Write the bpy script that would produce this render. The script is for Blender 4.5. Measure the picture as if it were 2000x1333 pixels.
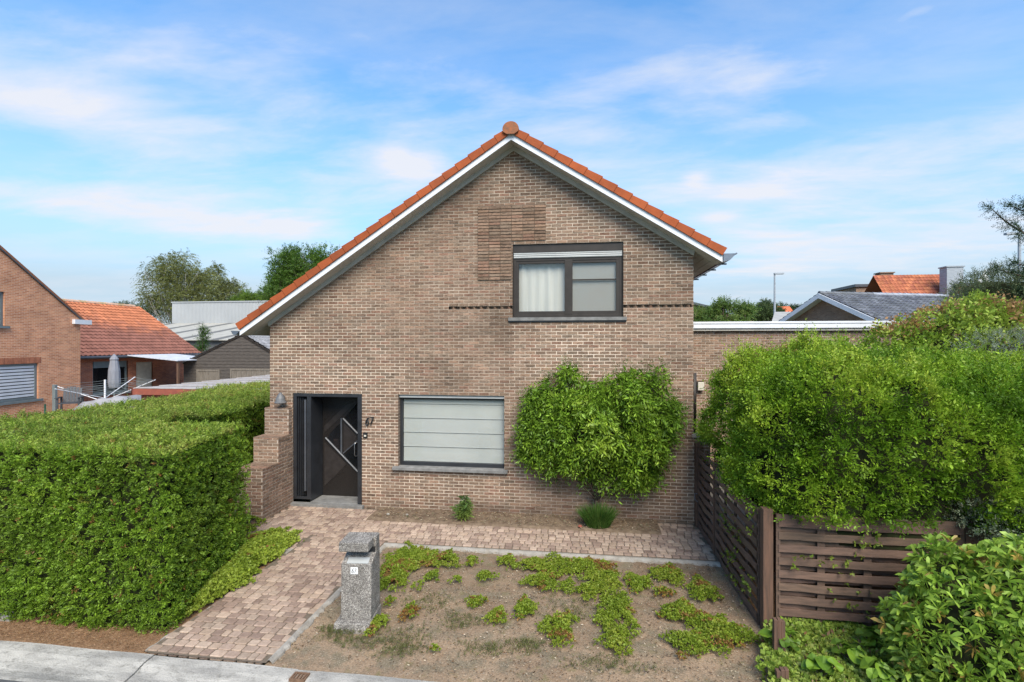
import bpy, math, random
import numpy as np
from mathutils import Vector, Matrix
random.seed(7)
rng = np.random.default_rng(7)
S = bpy.context.scene
for _o in list(bpy.data.objects): bpy.data.objects.remove(_o)
COL = S.collection

# ------------------------------------------------------------------ camera
H = 3.3                      # eye height, metres
YAW = math.radians(7.9)
cam_d = bpy.data.cameras.new("camera"); cam = bpy.data.objects.new("camera", cam_d); COL.objects.link(cam)
cam_d.sensor_width = 36; cam_d.lens = 18; cam_d.shift_y = 0.00275; cam_d.clip_end = 3000; cam_d.clip_start = 0.05
cam.location = (0, 0, H); cam.rotation_euler = (math.radians(90), 0, YAW)
S.camera = cam

# ------------------------------------------------------------------ sky, sun, exposure
SUN_EL, SUN_AZ = math.radians(46), math.radians(22)    # azimuth measured from -Y (behind the camera) towards +X
w = bpy.data.worlds.new("World"); S.world = w; w.use_nodes = True
nt = w.node_tree; N = nt.nodes; LK = nt.links; N.clear()
def wn(t, **k):
    n = N.new(t)
    for a, b in k.items(): setattr(n, a, b)
    return n
def wmath(op, a, b=None, c=None, clamp=False):
    n = wn('ShaderNodeMath', operation=op, use_clamp=clamp)
    for i, x in enumerate((a, b, c)):
        if x is None: continue
        if isinstance(x, (int, float)): n.inputs[i].default_value = x
        else: LK.new(x, n.inputs[i])
    return n.outputs[0]
tc = wn('ShaderNodeTexCoord'); sep = wn('ShaderNodeSeparateXYZ'); LK.new(tc.outputs['Generated'], sep.inputs[0])
sky = wn('ShaderNodeTexSky', sky_type='NISHITA', sun_disc=False)
sky.sun_elevation = SUN_EL; sky.sun_rotation = math.radians(180) - SUN_AZ
sky.air_density = 1.0; sky.dust_density = 0.6; sky.ozone_density = 1.6
zc = wmath('MAXIMUM', sep.outputs[2], 0.0)
den = wmath('ADD', zc, 0.10)
cx = wmath('DIVIDE', sep.outputs[0], den); cy = wmath('DIVIDE', sep.outputs[1], den)
comb = wn('ShaderNodeCombineXYZ'); LK.new(cx, comb.inputs[0]); LK.new(cy, comb.inputs[1])
def wnoise(scale, detail, rough, dist, sx=1, sy=1, off=(0, 0, 0), rot=0):
    m = wn('ShaderNodeMapping'); m.inputs['Scale'].default_value = (sx, sy, 1); m.inputs['Location'].default_value = off
    m.inputs['Rotation'].default_value = (0, 0, rot)
    LK.new(comb.outputs[0], m.inputs[0])
    n = wn('ShaderNodeTexNoise'); n.inputs['Scale'].default_value = scale; n.inputs['Detail'].default_value = detail
    n.inputs['Roughness'].default_value = rough; n.inputs['Distortion'].default_value = dist
    LK.new(m.outputs[0], n.inputs['Vector']); return n.outputs[0]
def rayd(u, v):
    f = Vector((-math.sin(YAW), math.cos(YAW), 0)); r = Vector((math.cos(YAW), math.sin(YAW), 0))
    return (f*1000 + r*(u-1000) + Vector((0, 0, 1))*(672-v)).normalized()
# broad cloud banks: soft patches around given directions, broken up by noise
def bank(u, v, su, sv, amp):
    d = rayd(u, v)
    right = Vector((d.y, -d.x, 0)).normalized(); upv = right.cross(d)
    def dotn(vec):
        n = wn('ShaderNodeVectorMath', operation='DOT_PRODUCT'); LK.new(tc.outputs['Generated'], n.inputs[0]); n.inputs[1].default_value = vec; return n.outputs['Value']
    a = wmath('MULTIPLY', dotn(right), 1.0/su); b = wmath('MULTIPLY', wmath('SUBTRACT', dotn(upv), 0), 1.0/sv)
    front = wmath('GREATER_THAN', dotn(d), 0.0)
    r2 = wmath('ADD', wmath('MULTIPLY', a, a), wmath('MULTIPLY', b, b))
    g = wmath('EXPONENT', wmath('MULTIPLY', r2, -1.0))
    return wmath('MULTIPLY', wmath('MULTIPLY', g, amp), front)
banks = [bank(60, 190, .15, .05, .25), bank(250, 415, .26, .030, .26), bank(420, 330, .20, .08, .10), bank(800, 350, .13, .05, .19), bank(790, 300, .07, .04, .12),
         bank(1280, 190, .28, .05, .11), bank(1330, 130, .16, .03, .10), bank(1700, 480, .28, .045, .20), bank(1500, 400, .14, .10, .14), bank(1180, 330, .14, .05, .14),
         bank(200, 60, .5, .08, .09), bank(1500, 230, .10, .03, .14), bank(1450, 160, .06, .02, .12), bank(700, 180, .3, .05, .06), bank(1700, 330, .3, .04, .12), bank(1360, 350, .025, .016, .2), bank(1400, 425, .04, .012, .2), bank(1790, 25, .03, .010, .14), bank(1000, 150, .25, .04, .07), bank(1900, 250, .25, .12, .10), bank(560, 420, .12, .05, .17),
         bank(1150, 60, .12, .05, -.13), bank(1850, 90, .25, .10, -.10), bank(380, 90, .2, .05, -.05), bank(100, 530, .3, .06, -.10)]
s = banks[0]
for b in banks[1:]: s = wmath('ADD', s, b)
n1 = wnoise(1.5, 10, .60, .3, sx=.8, sy=1.3, off=(3.1, 1.7, 0), rot=.3)
n2 = wnoise(3.0, 7, .6, .35, sx=.6, sy=1.2, off=(7, 2, 0), rot=-.35)
nn = wmath('ADD', wmath('MULTIPLY', n1, .55), wmath('MULTIPLY', n2, .45))
dens = wmath('MULTIPLY', wmath('SUBTRACT', wmath('ADD', nn, s), .515), 3.4, clamp=True)
dens = wmath('POWER', dens, 1.15)
veil = wmath('MULTIPLY', wmath('SUBTRACT', nn, .41), 1.3, clamp=True)
dens = wmath('MAXIMUM', dens, veil)
hz = wmath('POWER', wmath('SUBTRACT', 1.0, zc, clamp=True), 4.0)          # pale air near the horizon
dens2 = wmath('MULTIPLY', dens, .92)
bgs = wn('ShaderNodeBackground'); bgs.inputs[1].default_value = 0.080
tint = wn('ShaderNodeMix', data_type='RGBA', blend_type='MULTIPLY'); tint.inputs[0].default_value = 1
LK.new(sky.outputs[0], tint.inputs[6]); tint.inputs[7].default_value = (.50, .88, 1.10, 1)
LK.new(tint.outputs[2], bgs.inputs[0])
bgh = wn('ShaderNodeBackground'); bgh.inputs[0].default_value = (.62, .80, .95, 1); bgh.inputs[1].default_value = 0.27
mixh = wn('ShaderNodeMixShader'); LK.new(wmath('MULTIPLY', hz, 1.5, clamp=True), mixh.inputs[0]); LK.new(bgs.outputs[0], mixh.inputs[1]); LK.new(bgh.outputs[0], mixh.inputs[2])
bgc = wn('ShaderNodeBackground'); bgc.inputs[0].default_value = (.86, .87, .93, 1); bgc.inputs[1].default_value = 0.295
mixb = wn('ShaderNodeMixShader'); LK.new(dens2, mixb.inputs[0]); LK.new(mixh.outputs[0], mixb.inputs[1]); LK.new(bgc.outputs[0], mixb.inputs[2])
wo = wn('ShaderNodeOutputWorld'); LK.new(mixb.outputs[0], wo.inputs[0])

sd = bpy.data.lights.new("sun", 'SUN'); sd.energy = 1.75; sd.angle = math.radians(38); sd.color = (1, .90, .76)
sun = bpy.data.objects.new("sun", sd); COL.objects.link(sun)
_to = Vector((math.cos(SUN_EL)*math.sin(SUN_AZ), -math.cos(SUN_EL)*math.cos(SUN_AZ), math.sin(SUN_EL)))
sun.rotation_euler = _to.to_track_quat('Z', 'Y').to_euler()
S.view_settings.view_transform = 'Standard'; S.view_settings.look = 'None'; S.view_settings.exposure = 1.78; S.view_settings.gamma = 1
S.cycles.max_bounces = 6; S.cycles.diffuse_bounces = 3; S.cycles.transparent_max_bounces = 12
S.cycles.use_denoising = True

# ------------------------------------------------------------------ surveying helper: a photo point on a known real plane -> metres
def P(u, v=672, X=None, Y=None, Z=None):
    d = rayd(u, v)
    if Y is not None: t = Y/d.y
    elif X is not None: t = X/d.x
    else: t = (Z-H)/d.z
    return Vector((d.x*t, d.y*t, H+d.z*t))
def G(u, v, z=0.0):
    p = P(u, v, Z=z); return (p.x, p.y)

# ------------------------------------------------------------------ materials
MATS = {}
def mat(name, col, rough=.8, col2=None, scale=8.0, bump=0.0, bscale=None, metal=0.0, spec=.3, detail=4, attr=False, stretch=(1, 1, 1), lo=.35, hi=.65, trans=0.0, extra=None):
    m = bpy.data.materials.new(name); m.use_nodes = True; t = m.node_tree; n = t.nodes; l = t.links
    b = n['Principled BSDF']; b.inputs['Roughness'].default_value = rough; b.inputs['Metallic'].default_value = metal
    b.inputs['Specular IOR Level'].default_value = spec
    tcn = n.new('ShaderNodeTexCoord'); mp = n.new('ShaderNodeMapping'); mp.inputs['Scale'].default_value = stretch
    l.new(tcn.outputs['Object'], mp.inputs[0])
    ns = n.new('ShaderNodeTexNoise'); ns.inputs['Scale'].default_value = scale; ns.inputs['Detail'].default_value = detail; ns.inputs['Roughness'].default_value = .6
    l.new(mp.outputs[0], ns.inputs['Vector'])
    mr = n.new('ShaderNodeMapRange'); mr.inputs[1].default_value = lo; mr.inputs[2].default_value = hi; l.new(ns.outputs[0], mr.inputs[0])
    mx = n.new('ShaderNodeMix'); mx.data_type = 'RGBA'; l.new(mr.outputs[0], mx.inputs[0])
    c2 = col2 if col2 is not None else tuple(c*.8 for c in col)
    mx.inputs[6].default_value = (*col, 1); mx.inputs[7].default_value = (*c2, 1)
    out = mx.outputs[2]
    if attr:
        at = n.new('ShaderNodeAttribute'); at.attribute_name = 'tint'
        mm = n.new('ShaderNodeMix'); mm.data_type = 'RGBA'; mm.blend_type = 'MULTIPLY'; mm.inputs[0].default_value = 1
        l.new(out, mm.inputs[6]); l.new(at.outputs['Color'], mm.inputs[7]); out = mm.outputs[2]
    l.new(out, b.inputs['Base Color'])
    if bump:
        bn = n.new('ShaderNodeBump'); bn.inputs['Strength'].default_value = bump; bn.inputs['Distance'].default_value = .01
        n2 = n.new('ShaderNodeTexNoise'); n2.inputs['Scale'].default_value = bscale or scale*4; n2.inputs['Detail'].default_value = 4
        l.new(mp.outputs[0], n2.inputs['Vector']); l.new(n2.outputs[0], bn.inputs['Height']); l.new(bn.outputs[0], b.inputs['Normal'])
    if trans:
        tr = n.new('ShaderNodeBsdfTranslucent'); l.new(out, tr.inputs[0]); ms = n.new('ShaderNodeMixShader'); ms.inputs[0].default_value = trans
        l.new(b.outputs[0], ms.inputs[1]); l.new(tr.outputs[0], ms.inputs[2]); l.new(ms.outputs[0], n['Material Output'].inputs[0])
    if extra: extra(t, b, out)
    MATS[name] = m; return m
def leafmat(name, rough=.5, spec=.3, trans=.38):
    return mat(name, (1, 1, 1), rough, (.75, .78, .7), 14, attr=True, spec=spec, trans=trans)
def brickmat(name, c1, c2, mortar, bw=.2, bh=.062, ms=.010, rough=.9, offset=.5):
    """procedural brickwork in metres, for walls further away"""
    m = bpy.data.materials.new(name); m.use_nodes = True; t = m.node_tree; n = t.nodes; l = t.links
    b = n['Principled BSDF']; b.inputs['Roughness'].default_value = rough; b.inputs['Specular IOR Level'].default_value = .15
    uv = n.new('ShaderNodeUVMap'); bt = n.new('ShaderNodeTexBrick'); l.new(uv.outputs[0], bt.inputs[0])
    bt.inputs['Scale'].default_value = 1; bt.inputs['Brick Width'].default_value = bw; bt.inputs['Row Height'].default_value = bh; bt.inputs['Mortar Size'].default_value = ms/2
    bt.offset = offset; bt.inputs['Color1'].default_value = (*c1, 1); bt.inputs['Color2'].default_value = (*c2, 1); bt.inputs['Mortar'].default_value = (*mortar, 1)
    bt.inputs['Mortar Smooth'].default_value = .3; bt.inputs['Bias'].default_value = -.1
    ns = n.new('ShaderNodeTexNoise'); ns.inputs['Scale'].default_value = 1.7; ns.inputs['Detail'].default_value = 7; l.new(uv.outputs[0], ns.inputs['Vector'])
    mr = n.new('ShaderNodeMapRange'); mr.inputs[1].default_value = .3; mr.inputs[2].default_value = .7; mr.inputs[3].default_value = .84; mr.inputs[4].default_value = 1.14; l.new(ns.outputs[0], mr.inputs[0])
    vm = n.new('ShaderNodeVectorMath'); vm.operation = 'SCALE'; l.new(bt.outputs[0], vm.inputs[0]); l.new(mr.outputs[0], vm.inputs['Scale'])
    l.new(vm.outputs[0], b.inputs['Base Color'])
    bn = n.new('ShaderNodeBump'); bn.inputs['Strength'].default_value = .5; bn.inputs['Distance'].default_value = .008; bn.invert = True
    l.new(bt.outputs['Fac'], bn.inputs['Height']); l.new(bn.outputs[0], b.inputs['Normal'])
    MATS[name] = m; return m
def glassmat(name, tint=(.9, .95, .95), refl=.12):
    m = bpy.data.materials.new(name); m.use_nodes = True; t = m.node_tree; n = t.nodes; l = t.links
    n.remove(n['Principled BSDF'])
    tr = n.new('ShaderNodeBsdfTransparent'); tr.inputs[0].default_value = (*tint, 1)
    gl = n.new('ShaderNodeBsdfGlossy'); gl.inputs['Roughness'].default_value = .02
    fr = n.new('ShaderNodeFresnel'); fr.inputs[0].default_value = 1.5
    ad = n.new('ShaderNodeMath'); ad.operation = 'ADD'; ad.use_clamp = True; ad.inputs[1].default_value = refl; l.new(fr.outputs[0], ad.inputs[0])
    ms = n.new('ShaderNodeMixShader'); ge = n.new('ShaderNodeNewGeometry'); mu = n.new('ShaderNodeMath'); mu.operation = 'MULTIPLY_ADD'; mu.use_clamp = True; l.new(ge.outputs['Backfacing'], mu.inputs[0]); mu.inputs[1].default_value = -2; l.new(ad.outputs[0], mu.inputs[2]); l.new(mu.outputs[0], ms.inputs[0]); l.new(tr.outputs[0], ms.inputs[1]); l.new(gl.outputs[0], ms.inputs[2])
    l.new(ms.outputs[0], n['Material Output'].inputs[0]); MATS[name] = m; return m

# facade brick: rough, creased, hand-moulded
def _crease(t, b, out):
    n, l = t.nodes, t.links
    tcn = n.new('ShaderNodeTexCoord'); mp = n.new('ShaderNodeMapping'); mp.inputs['Scale'].default_value = (1, 1, 4.5); l.new(tcn.outputs['Object'], mp.inputs[0])
    ns = n.new('ShaderNodeTexNoise'); ns.inputs['Scale'].default_value = 17; ns.inputs['Detail'].default_value = 5; ns.inputs['Distortion'].default_value = .6; l.new(mp.outputs[0], ns.inputs['Vector'])
    mr = n.new('ShaderNodeMapRange'); mr.inputs[1].default_value = .37; mr.inputs[2].default_value = .47; mr.inputs[3].default_value = .52; mr.inputs[4].default_value = 1; l.new(ns.outputs[0], mr.inputs[0])
    vm = n.new('ShaderNodeVectorMath'); vm.operation = 'SCALE'; l.new(out, vm.inputs[0]); l.new(mr.outputs[0], vm.inputs['Scale']); l.new(vm.outputs[0], b.inputs['Base Color'])
mat('facade_brick', (1, 1, 1), .92, (.80, .80, .78), 3.2, attr=True, spec=.1, bump=.8, bscale=60, stretch=(1, 1, 1), extra=_crease)
def _mort(t, b, out):
    n, l = t.nodes, t.links
    tcn = n.new('ShaderNodeTexCoord'); ns = n.new('ShaderNodeTexNoise'); ns.inputs['Scale'].default_value = 40; l.new(tcn.outputs['Object'], ns.inputs['Vector'])
mat('mortar', (1, 1, 1), .95, (.8, .78, .75), 6, attr=True, spec=.1)
mat('white_paint', (.72, .73, .76), .45, (.64, .65, .67), 3, spec=.4)
mat('soffit', (.60, .58, .53), .7, (.50, .48, .44), 4)
mat('soffit_trim', (.52, .49, .43), .7, (.42, .40, .35), 5)
mat('orange_tile', (.36, .085, .025), .8, (.27, .065, .022), 3.0, bump=.3, bscale=60)
mat('old_ridge', (.36, .12, .05), .9, (.20, .10, .06), 10, bump=.4)
mat('zinc', (.18, .21, .25), .42, (.12, .14, .17), 5, metal=.5)
mat('black_frame', (.018, .019, .022), .4, (.028, .030, .034), 4, spec=.5)
mat('grey_frame', (.055, .06, .07), .4, (.075, .08, .09), 4, spec=.5)
mat('brown_frame', (.022, .017, .013), .5, (.032, .025, .02), 6, spec=.4)
mat('door_wood', (.010, .008, .007), .45, (.020, .016, .014), 9, stretch=(6, 1, 6), spec=.45, bump=.2)
mat('door_glass', (.008, .009, .01), .06, (.012, .012, .014), 2, spec=.8)
mat('steel', (.42, .42, .42), .3, (.35, .35, .35), 3, metal=.9)
mat('bluestone', (.22, .215, .205), .8, (.14, .137, .13), 7, bump=.2)
mat('shutter', (.42, .43, .42), .5, (.36, .37, .36), 3)
mat('blind', (.40, .415, .415), .9, (.35, .37, .375), .9)
mat('curtain', (.48, .48, .465), .9, (.40, .405, .395), 1.5, stretch=(5, 1, .4))
mat('room', (.06, .06, .055), .9, (.04, .04, .04), 1)
mat('insect_screen', (.24, .235, .225), .8, (.24, .25, .245), 1.2)
glassmat('glass', (1, 1, .98), .05)
mat('lamp_metal', (.10, .10, .105), .5, (.14, .14, .14), 12, spec=.4)
mat('lamp_glass', (.62, .58, .48), .3, (.5, .47, .4), 8)
mat('black_plastic', (.012, .012, .013), .4, (.02, .02, .02), 5, spec=.5)
mat('white_letter', (.75, .75, .74), .5, (.7, .7, .69), 5)
mat('orange_tint', (.37, .088, .026), .8, (.27, .064, .020), 3.0, attr=True, bump=.3, bscale=60)
MATS['tile_tint'] = MATS['orange_tint']
# ------------------------------------------------------------------ mesh helpers
def finish(name, me, mats, parent=None, smooth=False):
    o = bpy.data.objects.new(name, me); COL.objects.link(o)
    for m in mats: me.materials.append(MATS[m])
    if parent is not None: o.parent = parent
    if smooth: me.polygons.foreach_set('use_smooth', [True]*len(me.polygons))
    return o
class MB:
    """collects polygons, builds ONE mesh object; box-projected UVs in metres and a per-face colour 'tint'"""
    def __init__(s): s.v = []; s.f = []; s.c = []; s.m = []
    def poly(s, pts, col=(1, 1, 1), mi=0):
        i = len(s.v); s.v.extend([tuple(p) for p in pts]); s.f.append(tuple(range(i, i+len(pts)))); s.c.append(col); s.m.append(mi)
    def box(s, a, b, col=(1, 1, 1), mi=0, M=None, bev=0.0):
        x0, y0, z0 = a; x1, y1, z1 = b
        if x0 > x1: x0, x1 = x1, x0
        if y0 > y1: y0, y1 = y1, y0
        if z0 > z1: z0, z1 = z1, z0
        p = [Vector(q) for q in ((x0, y0, z0), (x1, y0, z0), (x1, y1, z0), (x0, y1, z0), (x0, y0, z1), (x1, y0, z1), (x1, y1, z1), (x0, y1, z1))]
        if M is not None: p = [M @ q for q in p]
        i = len(s.v); s.v.extend([tuple(q) for q in p])
        for f in ((0, 3, 2, 1), (4, 5, 6, 7), (0, 1, 5, 4), (1, 2, 6, 5), (2, 3, 7, 6), (3, 0, 4, 7)):
            s.f.append(tuple(i+k for k in f)); s.c.append(col); s.m.append(mi)
    def prism(s, poly, d, col=(1, 1, 1), mi=0):
        """poly: list of 3D points (planar), d: extrusion vector"""
        d = Vector(d); a = [Vector(p) for p in poly]; b = [p+d for p in a]; n = len(a)
        nrm = (a[1]-a[0]).cross(a[2]-a[1])
        if nrm.dot(d) > 0: a, b = b, a
        s.poly(a, col, mi); s.poly(b[::-1], col, mi)
        for k in range(n): s.poly([a[(k+1) % n], a[k], b[k], b[(k+1) % n]], col, mi)
    def tube(s, pts, r, seg=8, col=(1, 1, 1), mi=0, cap=True):
        pts = [Vector(p) for p in pts]; n = len(pts); rs = r if isinstance(r, (list, tuple)) else [r]*n
        rings = []; prev = None
        for k, p in enumerate(pts):
            t = (pts[min(k+1, n-1)]-pts[max(k-1, 0)]).normalized()
            a = prev if prev is not None else (Vector((0, 0, 1)) if abs(t.z) < .9 else Vector((1, 0, 0)))
            x = t.cross(a).normalized(); y = x.cross(t).normalized(); prev = y
            i = len(s.v)
            for j in range(seg):
                an = 2*math.pi*j/seg; s.v.append(tuple(p+(x*math.cos(an)+y*math.sin(an))*rs[k]))
            rings.append(i)
        for k in range(n-1):
            for j in range(seg):
                a, b = rings[k], rings[k+1]; s.f.append((a+j, a+(j+1) % seg, b+(j+1) % seg, b+j)); s.c.append(col); s.m.append(mi)
        if cap:
            s.f.append(tuple(rings[0]+j for j in range(seg))[::-1]); s.c.append(col); s.m.append(mi)
            s.f.append(tuple(rings[-1]+j for j in range(seg))); s.c.append(col); s.m.append(mi)
    def lathe(s, prof, c=(0, 0, 0), seg=24, col=(1, 1, 1), mi=0, squash=1.0):
        c = Vector(c); rings = []
        for r, z in prof:
            i = len(s.v)
            for j in range(seg):
                an = 2*math.pi*j/seg; s.v.append((c.x+r*math.cos(an), c.y+r*math.sin(an)*squash, c.z+z))
            rings.append(i)
        for a, b in zip(rings, rings[1:]):
            for j in range(seg): s.f.append((a+j, a+(j+1) % seg, b+(j+1) % seg, b+j)); s.c.append(col); s.m.append(mi)
        s.f.append(tuple(rings[0]+j for j in range(seg))[::-1]); s.c.append(col); s.m.append(mi)
        s.f.append(tuple(rings[-1]+j for j in range(seg))); s.c.append(col); s.m.append(mi)
    def build(s, name, mats, parent=None, smooth=False, M=None, bevel=0.0):
        if isinstance(mats, str): mats = [mats]
        me = bpy.data.meshes.new(name); vs = s.v
        if M is not None: vs = [tuple(M @ Vector(v)) for v in vs]
        me.from_pydata(vs, [], s.f); me.update()
        o = finish(name, me, mats, parent, smooth)
        me.polygons.foreach_set('material_index', s.m)
        nl = len(me.loops); tot = np.empty(len(s.f), dtype=np.int32); me.polygons.foreach_get('loop_total', tot)
        ca = np.ones((nl, 4), dtype=np.float32); ca[:, :3] = np.repeat(np.array(s.c, dtype=np.float32), tot, axis=0)
        at = me.color_attributes.new('tint', 'FLOAT_COLOR', 'CORNER'); at.data.foreach_set('color', ca.ravel())
        nr = np.empty(len(s.f)*3, dtype=np.float32); me.polygons.foreach_get('normal', nr); nr = np.repeat(nr.reshape(-1, 3), tot, axis=0)
        vi = np.empty(nl, dtype=np.int32); me.loops.foreach_get('vertex_index', vi)
        co = np.empty(len(me.vertices)*3, dtype=np.float32); me.vertices.foreach_get('co', co); co = co.reshape(-1, 3)[vi]
        hl = np.hypot(nr[:, 0], nr[:, 1]); flat = hl < .35
        tx = np.where(flat, 1, -nr[:, 1]/np.maximum(hl, 1e-6)); ty = np.where(flat, 0, nr[:, 0]/np.maximum(hl, 1e-6))
        uv = np.stack([co[:, 0]*tx+co[:, 1]*ty, np.where(flat, co[:, 1], co[:, 2])], 1).astype(np.float32)
        me.uv_layers.new(name='UVMap').data.foreach_set('uv', uv.ravel())
        if bevel:
            bm = o.modifiers.new('bevel', 'BEVEL'); bm.width = bevel; bm.segments = 2; bm.limit_method = 'ANGLE'
        return o
def npmesh(name, V, F, C, mats, parent=None, smooth=False):
    """V (n,3) F (m,k) C (n,3) -> mesh object, fast"""
    if isinstance(mats, str): mats = [mats]
    me = bpy.data.meshes.new(name); nv, nf, k = len(V), len(F), F.shape[1]
    me.vertices.add(nv); me.vertices.foreach_set('co', np.ascontiguousarray(V, dtype=np.float32).ravel())
    me.loops.add(nf*k); me.loops.foreach_set('vertex_index', np.ascontiguousarray(F, dtype=np.int32).ravel())
    me.polygons.add(nf); me.polygons.foreach_set('loop_start', np.arange(0, nf*k, k, dtype=np.int32))
    me.update(calc_edges=True); me.validate()
    at = me.color_attributes.new('tint', 'FLOAT_COLOR', 'POINT'); c4 = np.ones((nv, 4), dtype=np.float32); c4[:, :3] = C
    at.data.foreach_set('color', c4.ravel())
    return finish(name, me, mats, parent, smooth)
def tag(o, label=None, cat=None, group=None, kind=None):
    for k, v in (('label', label), ('category', cat), ('group', group), ('kind', kind)):
        if v: o[k] = v
    return o
def thing(name, label, cat, loc=(0, 0, 0), group=None):
    o = bpy.data.objects.new(name, None); COL.objects.link(o); o.empty_display_size = .1
    tag(o, label, cat, group); o['_loc'] = list(loc); o.location = (0, 0, 0)
    THINGS.append(o); return o
THINGS = []

# value noise on a lattice, numpy
_LAT = rng.random((64, 64, 64)).astype(np.float32)
def vnoise(p, scale=1.0, octv=2, seed=0):
    p = np.asarray(p, dtype=np.float64)*scale + 17.3*seed + 1000; out = 0; amp = 1; tot = 0
    for _ in range(octv):
        i = np.floor(p).astype(int); f = p-i; f = f*f*(3-2*f); i0 = i % 64; i1 = (i+1) % 64
        def g(a, b, c): return _LAT[a, b, c]
        x0, y0, z0 = i0.T; x1, y1, z1 = i1.T; fx, fy, fz = f.T
        c00 = g(x0, y0, z0)*(1-fx)+g(x1, y0, z0)*fx; c10 = g(x0, y1, z0)*(1-fx)+g(x1, y1, z0)*fx
        c01 = g(x0, y0, z1)*(1-fx)+g(x1, y0, z1)*fx; c11 = g(x0, y1, z1)*(1-fx)+g(x1, y1, z1)*fx
        out = out+amp*((c00*(1-fy)+c10*fy)*(1-fz)+(c01*(1-fy)+c11*fy)*fz); tot += amp; amp *= .5; p = p*2.03+5.1
    return out/tot
def unit(a): return a/np.maximum(np.linalg.norm(a, axis=-1, keepdims=True), 1e-9)
def rand_dirs(n): return unit(rng.normal(size=(n, 3)))
def lerp_cols(cols, t):
    cols = np.array(cols); t = np.clip(t, 0, .9999)*(len(cols)-1); i = t.astype(int); f = (t-i)[:, None]
    return cols[i]*(1-f)+cols[i+1]*f

def sprays(Pn, D, L, n, ll, lw, ang=50, cols=None, jit=.15, whorl=False, droop=0.0, jl=.25, flat=None, hexa=False):
    """leafy shoots: Pn (S,3) origins, D (S,3) axes, n leaflets each. Returns V,F,C of diamond leaflets."""
    Sn = len(Pn); D = unit(D); L = np.broadcast_to(np.asarray(L, dtype=float), (Sn,))
    ref = rand_dirs(Sn) if flat is None else unit(np.asarray(flat)+rng.normal(size=(Sn, 3))*.25)
    A = unit(np.cross(D, ref)); B = np.cross(A, D)
    t = (np.arange(n)+.6)/n if not whorl else np.full(n, .95)
    base = Pn[:, None]+D[:, None]*(L[:, None, None]*t[None, :, None])
    if droop: base[:, :, 2] -= droop*L[:, None]*t[None]**2
    if whorl:
        ph = rng.random((Sn, 1))*6.28+np.arange(n)[None]*2.4
        side = A[:, None]*np.cos(ph)[..., None]+B[:, None]*np.sin(ph)[..., None]
    else:
        sg = np.where(np.arange(n) % 2 == 0, 1, -1)[None, :, None]
        side = A[:, None]*sg+B[:, None]*rng.normal(size=(Sn, n, 1))*.35
    a = np.radians(ang+rng.normal(size=(Sn, n))*10)[..., None]
    dr = D[:, None]*np.cos(a)+unit(side)*np.sin(a)
    if droop: dr[:, :, 2] -= droop
    dr = unit(dr+rng.normal(size=dr.shape)*.12)
    nn = unit(np.cross(dr, unit(rand_dirs(Sn*n).reshape(Sn, n, 3)*.7+B[:, None])))
    taper = 1 if whorl else (1-.45*t)[None, :, None]
    l = ll*(1+rng.normal(size=(Sn, n, 1))*jl).clip(.4, 1.8)*taper; wd = lw*(l/ll)
    tip = base+dr*l; mid = base+dr*l*.5
    if hexa:
        m1, m2 = base+dr*l*.38, base+dr*l*.72; sag = np.array([0, 0, -.12])*l; tip = tip+sag
        V = np.stack([base, m1+nn*wd*.42, m2+nn*wd*.5, tip, m2-nn*wd*.5, m1-nn*wd*.42], 2).reshape(-1, 3)
    else: V = np.stack([base, mid+nn*wd/2, tip, mid-nn*wd/2], 2).reshape(-1, 3)
    nvl = 6 if hexa else 4; F = np.arange(len(V)).reshape(-1, nvl)
    c = np.asarray(cols)[:, None, :]*(1+rng.normal(size=(Sn, n, 1))*jit)
    C = np.repeat(c.reshape(-1, 3), nvl, axis=0).clip(.002, 1)
    return V, F, C
def join(*parts):
    V = []; F = []; C = []; o = 0
    for v, f, c in parts: V.append(v); F.append(f+o); C.append(c); o += len(v)
    return np.concatenate(V), np.concatenate(F), np.concatenate(C)
def branches(name, lines, mat_, parent, seg=5):
    m = MB()
    for pts, r0, r1 in lines:
        k = len(pts); m.tube(pts, [r0+(r1-r0)*i/(k-1) for i in range(k)], seg)
    return m.build(name, mat_, parent, smooth=True)
def limb(p, q, bend=.1, k=5):
    p = Vector(p); q = Vector(q); L = (q-p).length
    j = Vector((random.uniform(-1, 1), random.uniform(-1, 1), random.uniform(-.3, 1)))*L*bend
    return [p.lerp(q, t/(k-1))+j*math.sin(math.pi*t/(k-1)) for t in range(k)]

# roof covering of interlocking tiles as real relief
def tile_roof(mb, o, U, V, nu, nv, pu, pv, amp=.02, lip=.025, cols=((.5, .13, .03),), mi=0, colf=None, k=4):
    o = Vector(o); U = Vector(U).normalized(); V = Vector(V).normalized(); Nn = U.cross(V).normalized()
    if Nn.z < 0: Nn = -Nn
    for j in range(nv):
        for i in range(nu):
            c = colf(i/nu, j/nv) if colf else random.choice(cols); g = random.uniform(.85, 1.12); c = tuple(x*g for x in c)
            base = o+U*(i*pu)+V*(j*pv)+Nn*random.uniform(-.002, .003); lo = []; hi = []
            for q in range(k+1):
                h = amp*math.cos(2*math.pi*q/k)
                lo.append(base+U*(pu*q/k)+Nn*(h+lip)); hi.append(base+U*(pu*q/k)+V*pv+Nn*h*.9)
            for q in range(k): mb.poly([lo[q], lo[q+1], hi[q+1], hi[q]], c, mi)
            for q in range(k): mb.poly([lo[q]-Nn*lip, lo[q+1]-Nn*lip, lo[q+1], lo[q]], tuple(x*.8 for x in c), mi)

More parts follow.
